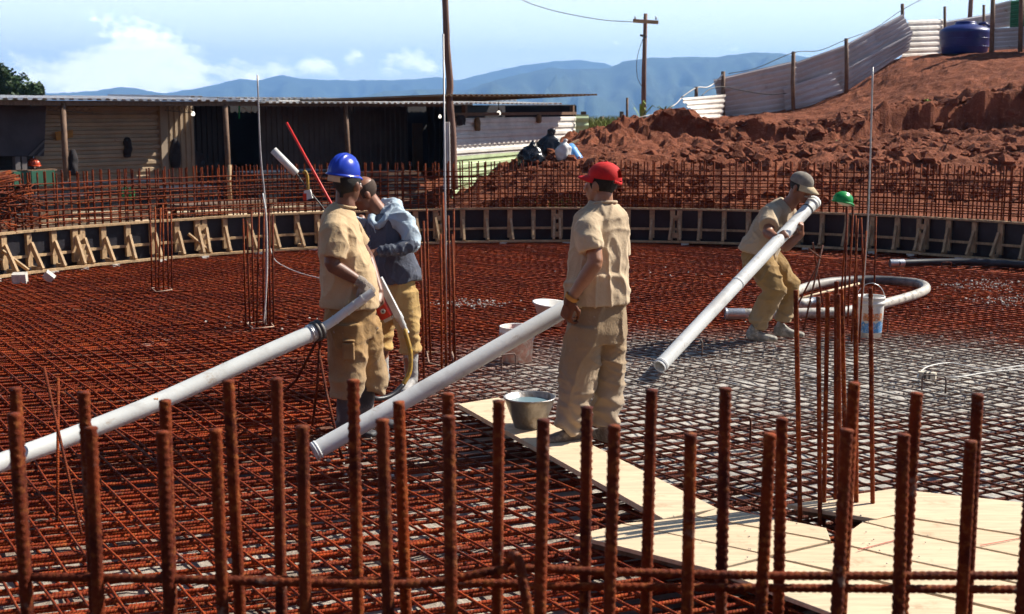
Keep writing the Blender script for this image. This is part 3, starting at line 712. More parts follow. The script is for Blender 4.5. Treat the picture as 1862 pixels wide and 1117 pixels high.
HOOD_L = cloth('pale blue sweatshirt fabric', (.40, .49, .56), (.32, .38, .44), .6, .8); HOOD_D = cloth('dark navy print sweatshirt', (.095, .105, .14), (.17, .18, .20), .58, .8, 6)
RUBBER = M('dusty rubber boot', (.055, .055, .062), .6, var=.3, scale=6, col2=(.26, .24, .22), lo=.48, hi=.72, bump=.15); RUBBER_G = M('grey cement caked rubber boot', (.30, .29, .28), .75, var=.25, scale=7, col2=(.45, .42, .39), bump=.25)
SHOE_BR = M('cement caked brown shoe', (.13, .095, .075), .85, var=.4, scale=14, col2=(.30, .26, .22), bump=.5, bscale=40); SHOE_G = M('pale grey dusty shoe', (.22, .205, .175), .8, var=.25, scale=14, col2=(.38, .355, .31), bump=.3)
GLOVE_O = M('orange brown leather glove', (.15, .045, .012), .7, var=.35, scale=14, bump=.4, bscale=60); GLOVE_G = M('grey knitted glove', (.27, .225, .19), .95, var=.25, scale=25, bump=.6, bscale=120); CUFF = M('ochre glove cuff', (.50, .24, .05), .8, var=.2)
EYE = M('eye white', (.7, .66, .6), .3, var=.05); RED = M('red cap cotton', (.56, .008, .008), .8, var=.15, scale=20, bump=.2, bscale=200); GREYCAP = M('grey brown cap cotton', (.23, .20, .165), .9, var=.2, scale=20, bump=.25, bscale=200); PEAK = M('tan cap peak', (.46, .36, .22), .85, var=.12, scale=20, bump=.2, bscale=200)
BLUEP = M('blue helmet plastic', (.015, .045, .42), .28, var=.12, scale=10, col2=(.06, .10, .42), lo=.6, hi=.72); GREENP = M('green helmet plastic', (.005, .23, .045), .3, var=.1, scale=10); WHITEBAND = M('off white headband', (.58, .52, .42), .85, var=.15, bump=.2)
def nrm(v): return Vector(v).normalized()
def lerp(a, b, k): return a+(b-a)*k

def head(s, c, fwd, up, k=1.0):
    """skull, jaw, nose, brow, ears and lips into sculpt s; c = middle of the head"""
    up = nrm(up); f = nrm(Vector(fwd)-up*Vector(fwd).dot(up)); r = f.cross(up); A = (r, f, up)
    P = lambda x, y, z: c+r*x*k+f*y*k+up*z*k
    s.ell(P(0, -.008, .035), A, (.077*k, .098*k, .088*k)); s.ell(P(0, .022, -.035), A, (.062*k, .070*k, .080*k))
    s.ell(P(0, .055, -.085), A, (.034*k, .034*k, .028*k)); s.ell(P(0, .030, -.06), A, (.055*k, .055*k, .05*k))
    s.limb([P(0, .088, .018), P(0, .108, -.022)], [.010*k, .016*k], 8); s.ell(P(0, .080, .030), A, (.055*k, .018*k, .013*k))
    for sx in (-1, 1):
        s.ell(P(sx*.078, -.005, -.005), (nrm(r*sx+f*-.4), nrm(f+r*sx*.4), up), (.012*k, .022*k, .034*k)); s.ell(P(sx*.040, .072, -.012), A, (.022*k, .020*k, .018*k)); s.ell(P(sx*.014, .102, -.028), A, (.010*k, .012*k, .009*k))
    s.ell(P(0, .090, -.052), A, (.026*k, .012*k, .007*k)); s.ell(P(0, .087, -.066), A, (.022*k, .012*k, .008*k))
    return P, A
def eyes(P, A, parent, k=1.0):
    for sx in (-1, 1):
        b = Sculpt(); b.ell(P(sx*.033, .0795, .008), A, (.0115*k, .0115*k, .0085*k)); b.m.obj('eye', EYE, parent, True)
def hair_shell(P, A, parent, mat, z0=-.05, z1=.125, back=True, k=1.0):
    """close cropped hair over the back and sides of the skull"""
    b = MB(); n = 28; rows = 12
    for j in range(rows+1):
        z = z0+(z1-z0)*j/rows; zz = (z-.035)/.094; rad = math.sqrt(max(.0, 1-zz*zz)) if abs(zz) < 1 else .05
        for i in range(n+1):
            lim = math.radians(118 if z < .07 else 160); a = -lim+2*lim*i/n
            jit = 1+.012*noise.noise(Vector((i*.9, j*.9, 2)))
            b.v.append(tuple(P(math.sin(a)*.0805*max(rad, .3 if z < .0 else rad)*jit, -.008-math.cos(a)*.102*max(rad, .62 if z < 0 else rad)*jit, z)))
    for j in range(rows):
        for i in range(n): q = j*(n+1)+i; b.f.append((q, q+1, q+n+2, q+n+1)); b.mi.append(0)
    return b.obj('hair', mat, parent, True)
def hand(s, wrist, d, palm, curl=.6, k=1.0, thumb=1, spread_=.03):
    """wrist, direction of the hand, palm normal; palm, four fingers and a thumb"""
    d = nrm(d); palm = nrm(Vector(palm)-d*Vector(palm).dot(d)); lat = d.cross(palm)*thumb      # towards the thumb
    K = lambda a, b_, c_: wrist+d*a*k+lat*b_*k+palm*c_*k
    s.loft([(K(-.01, 0, 0), lat*.026*k, palm*.020*k), (K(.02, .002, 0), lat*.034*k, palm*.018*k), (K(.06, 0, 0), lat*.043*k, palm*.016*k), (K(.095, -.002, 0), lat*.043*k, palm*.013*k), (K(.105, -.002, 0), lat*.034*k, palm*.009*k)], 16, 2.6)
    for off, ln in ((.031, .078), (.010, .088), (-.012, .081), (-.033, .064)):
        p = K(.085, off, 0); pts = [p]; ang = 0; dd = nrm(d+lat*off*spread_*20)
        for seg, c_ in ((.42, .75), (.32, 1.0), (.26, .8)):
            ang += curl*c_; v = dd*math.cos(ang)+palm*math.sin(ang); pts.append(pts[-1]+v*ln*seg*k)
        s.limb(pts, [.0105*k, .0098*k, .009*k, .0075*k], 10)
    p = K(.022, .030, .006); q1 = K(.048, .056, .018+.01*curl); q2 = K(.078, .055-.016*curl, .03+.02*curl); q3 = K(.100, .046-.03*curl, .034+.03*curl)
    s.limb([p, q1, q2, q3], [.016*k, .013*k, .011*k, .009*k], 10)
def shoe(parent, name, mat, ankle, fwd, L=.27, shaft=.0, z0=0., topr=.058):
    """a shoe, or a boot when shaft > 0; ankle = point above the sole under the shin"""
    s = Sculpt(); f = nrm((fwd[0], fwd[1], 0)); r = Vector((f.y, -f.x, 0)); u = Vector((0, 0, 1)); a = Vector((ankle.x, ankle.y, z0))
    rows = [(-.30, .020, .045, .034), (-.26, .030, .045, .040), (-.12, .034, .040, .050), (.10, .040, .036, .047), (.30, .047, .030, .036), (.52, .050, .026, .026), (.66, .040, .022, .020), (.71, .022, .018, .014)]
    s.loft([(a+f*L*t+u*(h if t > .2 else h+.008), r*w_, u*hh) for t, w_, h, hh in rows], 20, 2.8)
    s.limb([a+u*.05-f*.01, a+u*.10-f*.015, Vector((ankle.x, ankle.y, z0+max(shaft, .11)))], [.052, .050, topr], 16, round_=False)
    o = s.build(name, mat, parent, .009, 3, lambda p: .004*noise.noise(p*22))
    so_ = Sculpt(); so_.loft([(a+f*L*t+u*.004, r*w_*1.08, u*.014) for t, w_, h, hh in rows], 20, 3.5); so_.m.obj('sole', mat, o, False)
    return o

def person_root(name, label, p): return thing('person', label, 'person', (p.x, p.y, p.z), None)
Xa, Ya, Za = Vector((1, 0, 0)), Vector((0, 1, 0)), Vector((0, 0, 1))

# ---- the man in the blue helmet ------------------------------------------------
YA_ = 8.13; pa = lambda x, y, dy=0.: atY(x, y, YA_+dy)
feetA = Vector((pa(640, 785).x, YA_, 0)); A_ = person_root('person', 'man in blue hard hat and sand T-shirt holding the end of a white hose', feetA)
fA = nrm((1, .10, 0)); wA = nrm((.10, -1, 0))            # wA points to the camera: his right side
s = Sculpt()
hc = pa(632, 337, 0); P, Ax = head(s, hc, (.50, .86, -.02), (.06, 0, 1), 1.02)
nk = pa(628, 374)
s.limb([hc+Vector((-.012, 0, -.02)), pa(627, 358), nk, pa(624, 392)], [.062, .060, .066, .075])
s.torso([(pa(624, 385), .10, .08), (pa(621, 404), .16, .10), (pa(620, 440), .175, .125), (pa(630, 490), .17, .155), (pa(636, 540), .17, .15), (pa(638, 590), .165, .13)], wA)
sh = pa(607, 412, -.19); elb = pa(603, 482, -.26); wr = pa(658, 514, -.22)
s.limb([sh, lerp(sh, elb, .5), elb], [.050, .054, .047]); s.limb([elb, lerp(elb, wr, .35), wr], [.047, .045, .029])
grip = pa(676, 537, -.17)
hand(s, wr, grip-wr, Vector((.25, .6, -.75)), .95, .95, -1)
sh2 = pa(630, 412, .19); el2 = pa(668, 470, .27); wr2 = pa(690, 532, .12)
s.limb([sh2, lerp(sh2, el2, .5), el2], [.06, .055, .047]); s.limb([el2, lerp(el2, wr2, .35), wr2], [.046, .043, .029]); hand(s, wr2, Vector((-.15, -.8, -.45)), Vector((-.5, -.1, -.8)), .8, .95, 1)
for dy, kx, ky, ax, ay in ((-.10, 630, 655, 630, 745), (.11, 664, 650, 668, 735)):
    hp_ = pa(634, 585, dy); kn = pa(kx, ky, dy); an = pa(ax, ay, dy); s.limb([hp_, lerp(hp_, kn, .5), kn, lerp(kn, an, .4), an], [.088, .078, .058, .054, .04])
s.build('body', SKIN_D, A_, .0075, 3)
hair_shell(P, Ax, A_, HAIR, -.075, .05); eyes(P, Ax, A_, 1.02)
s = Sculpt()
s.torso([(pa(627, 374), .075, .062), (pa(625, 380), .11, .085), (pa(622, 388), .155, .102), (pa(619, 400), .195, .118), (pa(618, 422), .212, .13), (pa(620, 450), .205, .142), (pa(627, 475), .20, .158), (pa(633, 500), .203, .178), (pa(636, 522), .203, .183), (pa(636, 545), .210, .190), (pa(636, 556), .212, .190)], wA, 2.4)
s.limb([pa(612, 400, -.13), pa(606, 418, -.20), pa(608, 445, -.235), pa(604, 468, -.25)], [.070, .086, .090, .088], round_=False); s.limb([pa(622, 402, .13), pa(636, 420, .21), pa(652, 448, .25)], [.08, .092, .088], round_=False)
s.build('shirt', SHIRT_A, A_, .0085, 4, folds(1, .009, (.35, 0, 1), 2.6, 7))
b = MB(); b.tube([pa(628, 374.5)+fA*(.064*math.cos(a))+wA*(.074*math.sin(a))+Za*(-.012*math.cos(a)) for a in np.linspace(0, 6.283, 25)[:-1]], .009, 8, closed=True); b.obj('collar', SHIRT_A, A_, True)
s = Sculpt()
s.torso([(pa(636, 528), .18, .155), (pa(637, 560), .182, .166), (pa(638, 592), .185, .166), (pa(640, 615), .175, .150)], wA)
for dy, pts, rr in ((-.10, [(632, 585), (632, 630), (632, 665), (632, 692), (632, 712), (631, 722)], [.125, .128, .118, .112, .104, .100]), (.11, [(655, 585), (668, 630), (676, 660), (680, 682), (680, 700), (678, 712)], [.115, .105, .093, .090, .086, .075])):
    s.limb([pa(x, y, dy) for x, y in pts], rr, 18, round_=False)
s.build('trousers', TROU_A, A_, .009, 3, folds(2, .011, (0.2, 0, 1), 3.6, 6, bunch(.10, .48, .012, 62, 3, (.5, 0))))
for (x0, y0, x1, y1), dy in (((622, 618, 646, 622), -.225), ((622, 624, 645, 655), -.228)):                 # cargo pocket and its flap
    s_ = Sculpt(); a_, c_ = pa(x0, y0, dy), pa(x1, y1, dy); m_ = (a_+c_)/2; s_.loft([(m_-Za*(a_.z-c_.z)/2, Xa*(c_.x-a_.x)/2, Ya*.016), (m_+Za*(a_.z-c_.z)/2, Xa*(c_.x-a_.x)/2, Ya*.016)], 20, 5); s_.build('pocket', TROU_A, A_, .006, 2)
s = Sculpt(); hand(s, wr, grip-wr, Vector((.25, .6, -.75)), .95, 1.14, -1); s.limb([lerp(elb, wr, .80), wr, lerp(wr, grip, .2)], [.036, .037, .036], round_=False); s.build('glove', GLOVE_G, A_, .0065, 2)
for dy, x in ((-.10, 630), (.11, 669)): shoe(A_, 'rubber_boot', RUBBER, pa(x, 760, dy), (1, .05 if dy > 0 else -.25), .29, .33, 0, .062)
# helmet
def helmet(parent, name, mat, P, A, k=1.0, tilt=0., ribs=3, brim=True, zb=.045):
    r_, f_, u_ = A; b = MB(); n, rows = 48, 14
    for j in range(rows+1):
        t = j/rows*math.pi/2
        for i in range(n):
            a = 2*math.pi*i/n; x, y = math.sin(a)*math.cos(t), math.cos(a)*math.cos(t); ridge = 0
            for q in range(ribs):
                c_ = (q-(ribs-1)/2)*.36
                ridge += .085*math.exp(-((x-c_*(.4+.6*math.cos(t)))/.075)**2)*min(1, .25+math.sin(t)*1.3)*(1 if abs(x) < .85 else 0)
            g_ = 1+ridge
            b.v.append(tuple(P(x*.108*g_*k, -.004+y*.132*g_*k, zb+math.sin(t)*.118*g_*k)))
    for j in range(rows):
        for i in range(n): i2 = (i+1) % n; b.f.append((j*n+i, j*n+i2, (j+1)*n+i2, (j+1)*n+i)); b.mi.append(0)
    # rim and peak: a rolled lip that is longer in front
    base = len(b.v)
    for rr, zz in ((1.0, 0), (1.06, -.006), (1.09, -.011), (1.07, -.016), (.98, -.010)):
        for i in range(n):
            a = 2*math.pi*i/n; fr = max(0, math.cos(a))**3; ex = (rr-1)*(1+2.4*fr)+1
            b.v.append(tuple(P(math.sin(a)*.108*ex*k, -.004+math.cos(a)*.132*ex*k, zb+zz*(1+1.0*fr))))
    for j in range(4):
        for i in range(n): i2 = (i+1) % n; b.f.append((base+j*n+i2, base+j*n+i, base+(j+1)*n+i, base+(j+1)*n+i2)); b.mi.append(0)
    return b.obj(name, mat, parent, True)
hu = nrm((.14, .05, 1)); hf = nrm(Vector((.55, .83, -.12))); hf = nrm(hf-hu*hf.dot(hu)); hr = hf.cross(hu); hc2 = pa(624, 330, 0)
HP = lambda x, y, z: hc2+hr*x+hf*y+hu*z
hel = tag(helmet(None, 'hard_hat', BLUEP, lambda x, y, z: HP(x*.88, y*.90, z*1.06), (hr, hf, hu), 1.0), 'scuffed blue ribbed hard hat worn by the man holding the white hose', 'hard hat')
b = MB()
band = [HP(math.sin(a)*.088, -.004+math.cos(a)*.108, z) for z in (.048, -.008) for a in np.linspace(math.pi*.42, math.pi*1.58, 25)]
b.add(band, [(i, i+1, 26+i, 25+i) for i in range(24)]); bi = [HP(math.sin(a)*.084, -.004+math.cos(a)*.104, z) for z in (.048, -.008) for a in np.linspace(math.pi*.42, math.pi*1.58, 25)]
b.add(bi, [(i+1, i, 25+i, 26+i) for i in range(24)]); b.f += [(25+i, 26+i, 76+i, 75+i) for i in range(24)]; b.mi += [0]*24
b.obj('headband', WHITEBAND, hel, True)

# ---- the man in the hooded sweatshirt -------------------------------------------
YB_ = 9.5; pb = lambda x, y, dy=0.: atY(x-11, y, YB_+dy)
feetB = Vector((pb(725, 700).x, YB_, 0)); B_ = person_root('person', 'bareheaded man in pale blue hooded sweatshirt bending behind the man in the blue hard hat', feetB)
fB = nrm((-.78, -.62, 0)); wB = nrm((.62, -.78, 0))       # wB: his left, towards the camera and right
s = Sculpt()
hc = pb(673, 352, -.05); P, Ax = head(s, hc, (-.80, -.30, -.50), (-.35, -.22, .85), 1.02)
s.limb([hc+Vector((.02, .02, -.02)), pb(690, 372, -.02), pb(707, 396, 0)], [.062, .062, .075])
s.torso([(pb(706, 396), .10, .085), (pb(712, 420), .17, .11), (pb(722, 460), .165, .115), (pb(730, 510), .155, .11), (pb(732, 550), .155, .11)], wB)
sh = pb(738, 396, -.12); el_ = pb(758, 446, -.20); wr = pb(696, 458, -.30)
s.limb([sh, lerp(sh, el_, .5), el_], [.06, .054, .046]); s.limb([el_, lerp(el_, wr, .35), wr], [.046, .042, .028]); hand(s, wr, Vector((-.95, -.15, -.1)), Vector((0, .5, -.85)), .7, .95, 1)
sh2 = pb(668, 398, .15); el2 = pb(655, 455, .10); wr2 = pb(672, 500, -.1); s.limb([sh2, el2], [.040, .044]); s.limb([el2, wr2], [.046, .028]); hand(s, wr2, Vector((.3, -.7, -.4)), Vector((0, .6, -.6)), .7, .95, -1)
for x0, kx, ax, dy in ((716, 708, 704, .06), (744, 754, 757, -.06)):
    hp_ = pb(x0, 545, dy); kn = pb(kx, 610, dy); an = pb(ax, 680, dy); s.limb([hp_, kn, an], [.085, .058, .04])
s.build('body', SKIN_R, B_, .0075, 3); eyes(P, Ax, B_, 1.02)
hair_shell(P, Ax, B_, M('cropped hair', (.062, .036, .025), .8, var=.3, scale=80, bump=.4, bscale=220), -.06, .075)
s = Sculpt()
s.torso([(pb(708, 388), .095, .085), (pb(711, 400), .19, .12), (pb(717, 430), .20, .14), (pb(724, 465), .195, .145), (pb(730, 498), .200, .155), (pb(732, 512), .196, .152)], wB, 2.4)
s.build('sweatshirt', HOOD_D, B_, .0085, 4, folds(3, .010, (.2, 0, 1), 2.6, 8))
s = Sculpt()
s.limb([pb(725, 393, -.06), pb(742, 402, -.13), pb(756, 424, -.18), pb(762, 448, -.22)], [.080, .084, .072, .062], round_=True)
s.limb([pb(668, 398, .14), pb(656, 440, .12), pb(656, 462, .08), pb(672, 498, -.08)], [.085, .08, .07, .05], round_=False)
s.build('sleeves', HOOD_L, B_, .008, 3, folds(4, .012, (.3, 0, 1), 5, 6, lambda p: .007*math.sin(p.x*95+4*noise.noise(p*7)) if (p.z < 1.03 and p.x < -.78) else 0))
s = Sculpt()                                              # forearm of the sweatshirt, in the dark cloth
SLV = cloth('dusty navy sleeve', (.075, .085, .115), (.22, .25, .28), .5, .68, 9)
s.limb([pb(762, 444, -.22), pb(738, 453, -.27), pb(704, 457, -.30)], [.058, .054, .042]); s.build('sleeve', SLV, B_, .007, 3, folds(14, .006, (.1, .2, 1), 5, 9, lambda p: .0025*math.sin(p.x*120+p.z*60+5*noise.noise(p*9))))
s = Sculpt()
# hood: a thick collar round the neck, gathered at the back
hood = [pb(685, 402, -.16), pb(698, 412, -.17), pb(716, 396, -.14), pb(731, 382, -.05), pb(728, 374, .08), pb(712, 374, .14), pb(694, 386, .10)]
s.limb(hood+[hood[0]], [.026, .026, .038, .056, .062, .05, .04, .026], 14); s.limb([pb(716, 388, -.03), pb(738, 390, .0)], [.075, .055])
s.build('hood', HOOD_L, B_, .007, 3, folds(5, .009, (1, 0, .3), 4, 9))
b = MB()
for k_, (x, y) in enumerate([(694, 418), (702, 424), (700, 430), (690, 426)]): pass
b.tube([pb(684, 404, -.185), pb(690, 412, -.20), pb(694, 424, -.205)], .004, 6); b.obj('drawstring', HOOD_L, B_, True)
PRINT = M('white chest print', (.42, .30, .36), .9, var=.4, scale=60)
# cracked lettering on the chest, lying on the cloth
pr = MB(); random.seed(4)
cn = fB.copy()
def chest(u, v): return pb(703, 432, 0)+fB*(.152-.5*u*u)+wB*u+Za*v
for row, v0 in ((0, .02), (1, -.05)):
    u = -.10
    for L_ in range(6):
        for sgm in range(4):
            a_ = (u+random.uniform(0, .016), v0+random.uniform(-.018, .018)); b_ = (a_[0]+random.uniform(-.012, .012), a_[1]+random.uniform(-.02, .02))
            if random.random() < .62: pr.bar(chest(*a_), chest(*b_), .005, .003, None)
        u += .034
tag(pr.obj('chest_print', PRINT, B_), kind='stuff')
s = Sculpt()
s.torso([(pb(731, 490), .155, .115), (pb(731, 520), .165, .125), (pb(732, 550), .175, .13)], wB)
s.limb([pb(716, 530, .05), pb(710, 570, .06), pb(706, 605, .06), pb(704, 632, .06)], [.11, .10, .088, .082], 18, round_=False); s.limb([pb(745, 530, -.05), pb(750, 570, -.06), pb(754, 605, -.06), pb(757, 640, -.06)], [.11, .10, .085, .080], 18, round_=False)
s.build('trousers', TROU_B, B_, .009, 3, folds(6, .010, (0, 0, 1), 3.2, 6, bunch(.25, .5, .012, 70, 2)))
shoe(B_, 'rubber_boot', RUBBER_G, Vector((pb(704, 690, .06).x, YB_+.06, 0)), (-.6, -.8), .28, .36, 0, .062); shoe(B_, 'rubber_boot', RUBBER_G, Vector((pb(758, 690, -.06).x, YB_-.06, 0)), (-.25, -.9), .28, .36, 0, .062)

# ---- the man in the red cap ------------------------------------------------------
YC_ = 7.75; pc = lambda x, y, dy=0.: atY(x, y, YC_+dy); ZC = .05
feetC = Vector((pc(1060, 790).x, YC_, ZC)); C_m = person_root('person', 'man in red cap and beige T-shirt standing on the plank with his back to us', feetC)
fC = nrm((-.50, .87, 0)); wC = nrm((.87, .50, 0))          # wC: his right
s = Sculpt()
hc = pc(1093, 338, .02); P, Ax = head(s, hc, (-.82, .55, .0), (0, .02, 1), 1.02)
s.limb([hc+Vector((.01, 0, -.03)), pc(1097, 357), pc(1097, 372), pc(1096, 388)], [.060, .058, .064, .08])
s.torso([(pc(1096, 384), .10, .08), (pc(1095, 404), .155, .095), (pc(1092, 450), .165, .115), (pc(1086, 500), .155, .115), (pc(1086, 545), .155, .11), (pc(1086, 580), .155, .11)], wC)
sh = pc(1073, 410, -.13); elb = pc(1083, 478, -.24); wr = pc(1037, 545, -.20)
s.limb([sh, lerp(sh, elb, .5), elb], [.048, .052, .047]); s.limb([elb, lerp(elb, wr, .35), wr], [.048, .046, .031]); hand(s, wr, Vector((-.22, .05, -1)), Vector((.75, .6, 0)), .75, .95, 1)
sh2 = pc(1118, 408, .13); el2 = pc(1131, 480, .18); wr2 = pc(1128, 548, .12); s.limb([sh2, lerp(sh2, el2, .5), el2], [.06, .055, .046]); s.limb([el2, lerp(el2, wr2, .35), wr2], [.046, .043, .030]); hand(s, wr2, Vector((-.1, .1, -1)), Vector((-.9, .1, 0)), .7, .95, -1)
for x0, kx, ax, dy in ((1068, 1055, 1042, -.05), (1103, 1105, 1102, .08)):
    hp_ = pc(x0, 575, dy); kn = pc(kx, 665, dy); an = pc(ax, 770, dy); s.limb([hp_, lerp(hp_, kn, .5), kn, lerp(kn, an, .4), an], [.085, .075, .058, .054, .04])
s.build('body', SKIN_M, C_m, .0075, 3); eyes(P, Ax, C_m, 1.02); hair_shell(P, Ax, C_m, HAIR, -.062, .05)
s = Sculpt()
s.torso([(pc(1098, 369), .078, .068), (pc(1097, 376), .105, .085), (pc(1096, 385), .148, .102), (pc(1094, 398), .176, .114), (pc(1092, 418), .190, .128), (pc(1089, 450), .190, .138), (pc(1087, 490), .186, .142), (pc(1085, 525), .200, .156), (pc(1085, 552), .204, .156)], wC, 2.4)
s.limb([pc(1078, 398, -.09), pc(1068, 415, -.15), pc(1071, 436, -.19), pc(1075, 456, -.21)], [.070, .082, .082, .080], round_=False); s.limb([pc(1112, 398, .09), pc(1121, 415, .13), pc(1126, 445, .15), pc(1128, 466, .16)], [.068, .074, .072, .070], round_=False)
s.build('shirt', SHIRT_C, C_m, .0085, 4, folds(8, .0085, (-.18, 0, 1), 1.6, 7.5, lambda p: .013*math.exp(-((p.z-1.06+.1*noise.noise(p*5))/.022)**2)))
b = MB(); b.tube([pc(1098, 369.5)+fC*(.070*math.cos(a))+wC*(.079*math.sin(a))+Za*(-.012*math.cos(a)) for a in np.linspace(0, 6.283, 25)[:-1]], .009, 8, closed=True); b.obj('collar', SHIRT_C, C_m, True)
s = Sculpt()
s.torso([(pc(1087, 540), .168, .122), (pc(1087, 565), .175, .130), (pc(1086, 600), .188, .142), (pc(1085, 622), .18, .13)], wC)
s.limb([pc(1066, 590, -.05), pc(1058, 640, -.05), pc(1050, 690, -.05), pc(1045, 730, -.05), pc(1038, 762, -.05), pc(1034, 782, -.05)], [.125, .120, .112, .104, .100, .088], 18, round_=False); s.limb([pc(1107, 590, .08), pc(1108, 640, .08), pc(1107, 690, .08), pc(1104, 730, .08), pc(1101, 758, .08), pc(1099, 772, .08)], [.118, .110, .098, .092, .088, .08], 18, round_=False)
s.build('trousers', TROU_C, C_m, .009, 3, folds(9, .0115, (.3, 0, 1), 3.8, 5.5, bunch(.06, .42, .018, 58, 5, (.6, 0))))
s = Sculpt(); hand(s, wr, Vector((-.22, .05, -1)), Vector((.75, .6, 0)), .75, 1.14, 1); s.limb([lerp(elb, wr, .93), wr, wr+Vector((-.01, 0, -.04))], [.040, .040, .034], round_=False); s.build('glove', GLOVE_O, C_m, .0065, 2, lambda p: .004*noise.noise(p*25))
b = MB(); q0 = lerp(elb, wr, .90); q1 = lerp(elb, wr, 1.0); b.tube([q0, lerp(q0, q1, .5), q1], [.046, .044, .040], 16, cap=False); b.tube([q1, q0], [.036, .041], 16, cap=False); b.obj('glove_cuff', CUFF, C_m, True)
s = Sculpt(); hand(s, wr2, Vector((-.1, .1, -1)), Vector((-.9, .1, 0)), .7, 1.14, -1); s.limb([lerp(el2, wr2, .90), wr2, wr2+Vector((0, 0, -.04))], [.042, .040, .034], round_=False); s.build('glove', CUFF, C_m, .0065, 2)
shoe(C_m, 'shoe', SHOE_BR, Vector((pc(1040, 780, -.05).x, YC_-.05, 0)), (-.72, -.25), .27, .13, ZC, .062); shoe(C_m, 'shoe', SHOE_BR, Vector((pc(1101, 775, .08).x, YC_+.08, 0)), (-.4, .9), .27, .13, .015, .062)
def cap(parent, mat, peakmat, P, k=1.0, zb=.045, back=False, peak_len=.085, drop=.02):
    b = MB(); n, rows = 40, 12; skip = set()
    for j in range(rows+1):
        t = j/rows*math.pi/2
        for i in range(n):
            a = 2*math.pi*i/n; seam = 1-.012*abs(math.sin(a*3))**8
            b.v.append(tuple(P(math.sin(a)*.088*math.cos(t)*seam*k, -.008+math.cos(a)*.110*math.cos(t)*seam*k, zb+(math.sin(t)**.85)*.095*k)))
    for j in range(rows):
        for i in range(n):
            ang = abs(((i+.5)/n*2*math.pi)-math.pi)
            if back and 1 <= j < 5 and ang < .50*math.sqrt(max(0, 1-((j-1)/4.2)**2)): continue
            i2 = (i+1) % n; b.f.append((j*n+i, j*n+i2, (j+1)*n+i2, (j+1)*n+i)); b.mi.append(0)
    c = b.obj('crown', mat, parent, True)
    b = MB(); m = 20
    for th in (0, -.006):
        for rr in range(5):
            for i in range(m+1):
                a = -1.15+2.3*i/m; r0 = rr/4
                b.v.append(tuple(P(math.sin(a)*(.088+.004*r0)*k, -.008+math.cos(a)*.108*k+peak_len*r0*max(.05, math.cos(a*1.28))*k, zb+.004+th-drop*r0**1.4*k-.020*abs(math.sin(a))**2*r0*k)))
    w_ = m+1
    for L_ in range(2):
        for rr in range(4):
            for i in range(m):
                q = L_*5*w_+rr*w_+i; f = (q, q+1, q+w_+1, q+w_); b.f.append(f if L_ == 0 else f[::-1]); b.mi.append(0)
    for i in range(m): q = 4*w_+i; b.f.append((q, q+1, q+5*w_+1, q+5*w_)); b.mi.append(0)
    b.obj('peak', peakmat, parent, True)
    b = MB(); b.lathe(P(0, -.008, zb+.095*k), [(.0, .006), (.007, .004), (.008, 0)], 10, axis=P(0, 0, 1)-P(0, 0, 0)); b.obj('button', mat, parent, True)
    if back:
        b = MB(); pts = [P(math.sin(math.pi+a)*.089, -.008+math.cos(math.pi+a)*.111, zb-.006-.012*math.cos(a*2.2)) for a in np.linspace(-.75, .75, 12)]
        for i in range(11): b.bar(pts[i], pts[i+1], .018, .004, P(0, 0, 1)-P(0, 0, 0))
        b.obj('strap', mat, parent, True)
cu = nrm((.10, -.05, 1)); cf = nrm((-.93, .35, .10)); cf = nrm(cf-cu*cf.dot(cu)); cr_ = cf.cross(cu); cc = pc(1096, 336, .01)
capC = thing('cap', 'bright red cotton cap with a back strap on the man standing on the plank', 'cap', tuple(cc))
cap(capC, RED, RED, lambda x, y, z: cc+cr_*x*1.02+cf*y*.98+cu*z*1.06, 1.0, .038, True, .066, .012)

# ---- the man in the grey cap with the pipe ----------------------------------------
YD_ = 11.6; pd = lambda x, y, dy=0.: atY(x, y, YD_+dy)
feetD = Vector((pd(1410, 612).x, YD_, 0)); D_ = person_root('person', 'moustached man in grey cap crouching to hug a long white pipe under his arm', feetD)
fD = nrm((.80, -.60, 0)); wD = nrm((.60, .80, 0))          # wD: his left, away from us
s = Sculpt()
hc = pd(1456, 342, -.10); P, Ax = head(s, hc, (.62, -.70, -.34), (.22, -.18, .95), 1.04)
s.limb([hc+Vector((-.03, .02, -.03)), pd(1443, 362, -.07), pd(1430, 376, -.03)], [.062, .060, .075])
spD = [(pd(1428, 374, -.02), .10, .085), (pd(1418, 388), .175, .11), (pd(1405, 415), .165, .12), (pd(1392, 440), .155, .12), (pd(1383, 462), .15, .12), (pd(1380, 480), .15, .115)]
s.torso(spD, wD)
sh = pd(1404, 390, -.19); elb = pd(1396, 424, -.42); wr = pd(1413, 433, -.56)
s.limb([sh, lerp(sh, elb, .5), elb], [.048, .052, .048]); s.limb([elb, lerp(elb, wr, .4), wr], [.048, .045, .030]); hand(s, wr, Vector((.75, .15, .35)), Vector((.25, .9, -.3)), 1.0, .95, -1)
sh2 = pd(1436, 388, .12); el2 = pd(1428, 450, -.40); wr2 = pd(1458, 425, -.36); s.limb([sh2, lerp(sh2, el2, .5), el2], [.058, .054, .047]); s.limb([el2, lerp(el2, wr2, .4), wr2], [.047, .043, .030]); hand(s, wr2, Vector((-.05, -.30, .95)), Vector((-.85, .2, -.1)), 1.0, .95, 1)
legs = (((1378, 470, -.10), (1408, 528, -.22), (1377, 590, -.10)), ((1398, 470, .10), (1436, 520, .0), (1424, 582, .05)))
for a_, k_, n_ in legs: s.limb([pd(*a_), lerp(pd(*a_), pd(*k_), .5), pd(*k_), lerp(pd(*k_), pd(*n_), .4), pd(*n_)], [.085, .076, .058, .052, .04])
s.build('body', SKIN_R, D_, .0075, 3); eyes(P, Ax, D_, 1.04); hair_shell(P, Ax, D_, HAIR, -.05, .05)
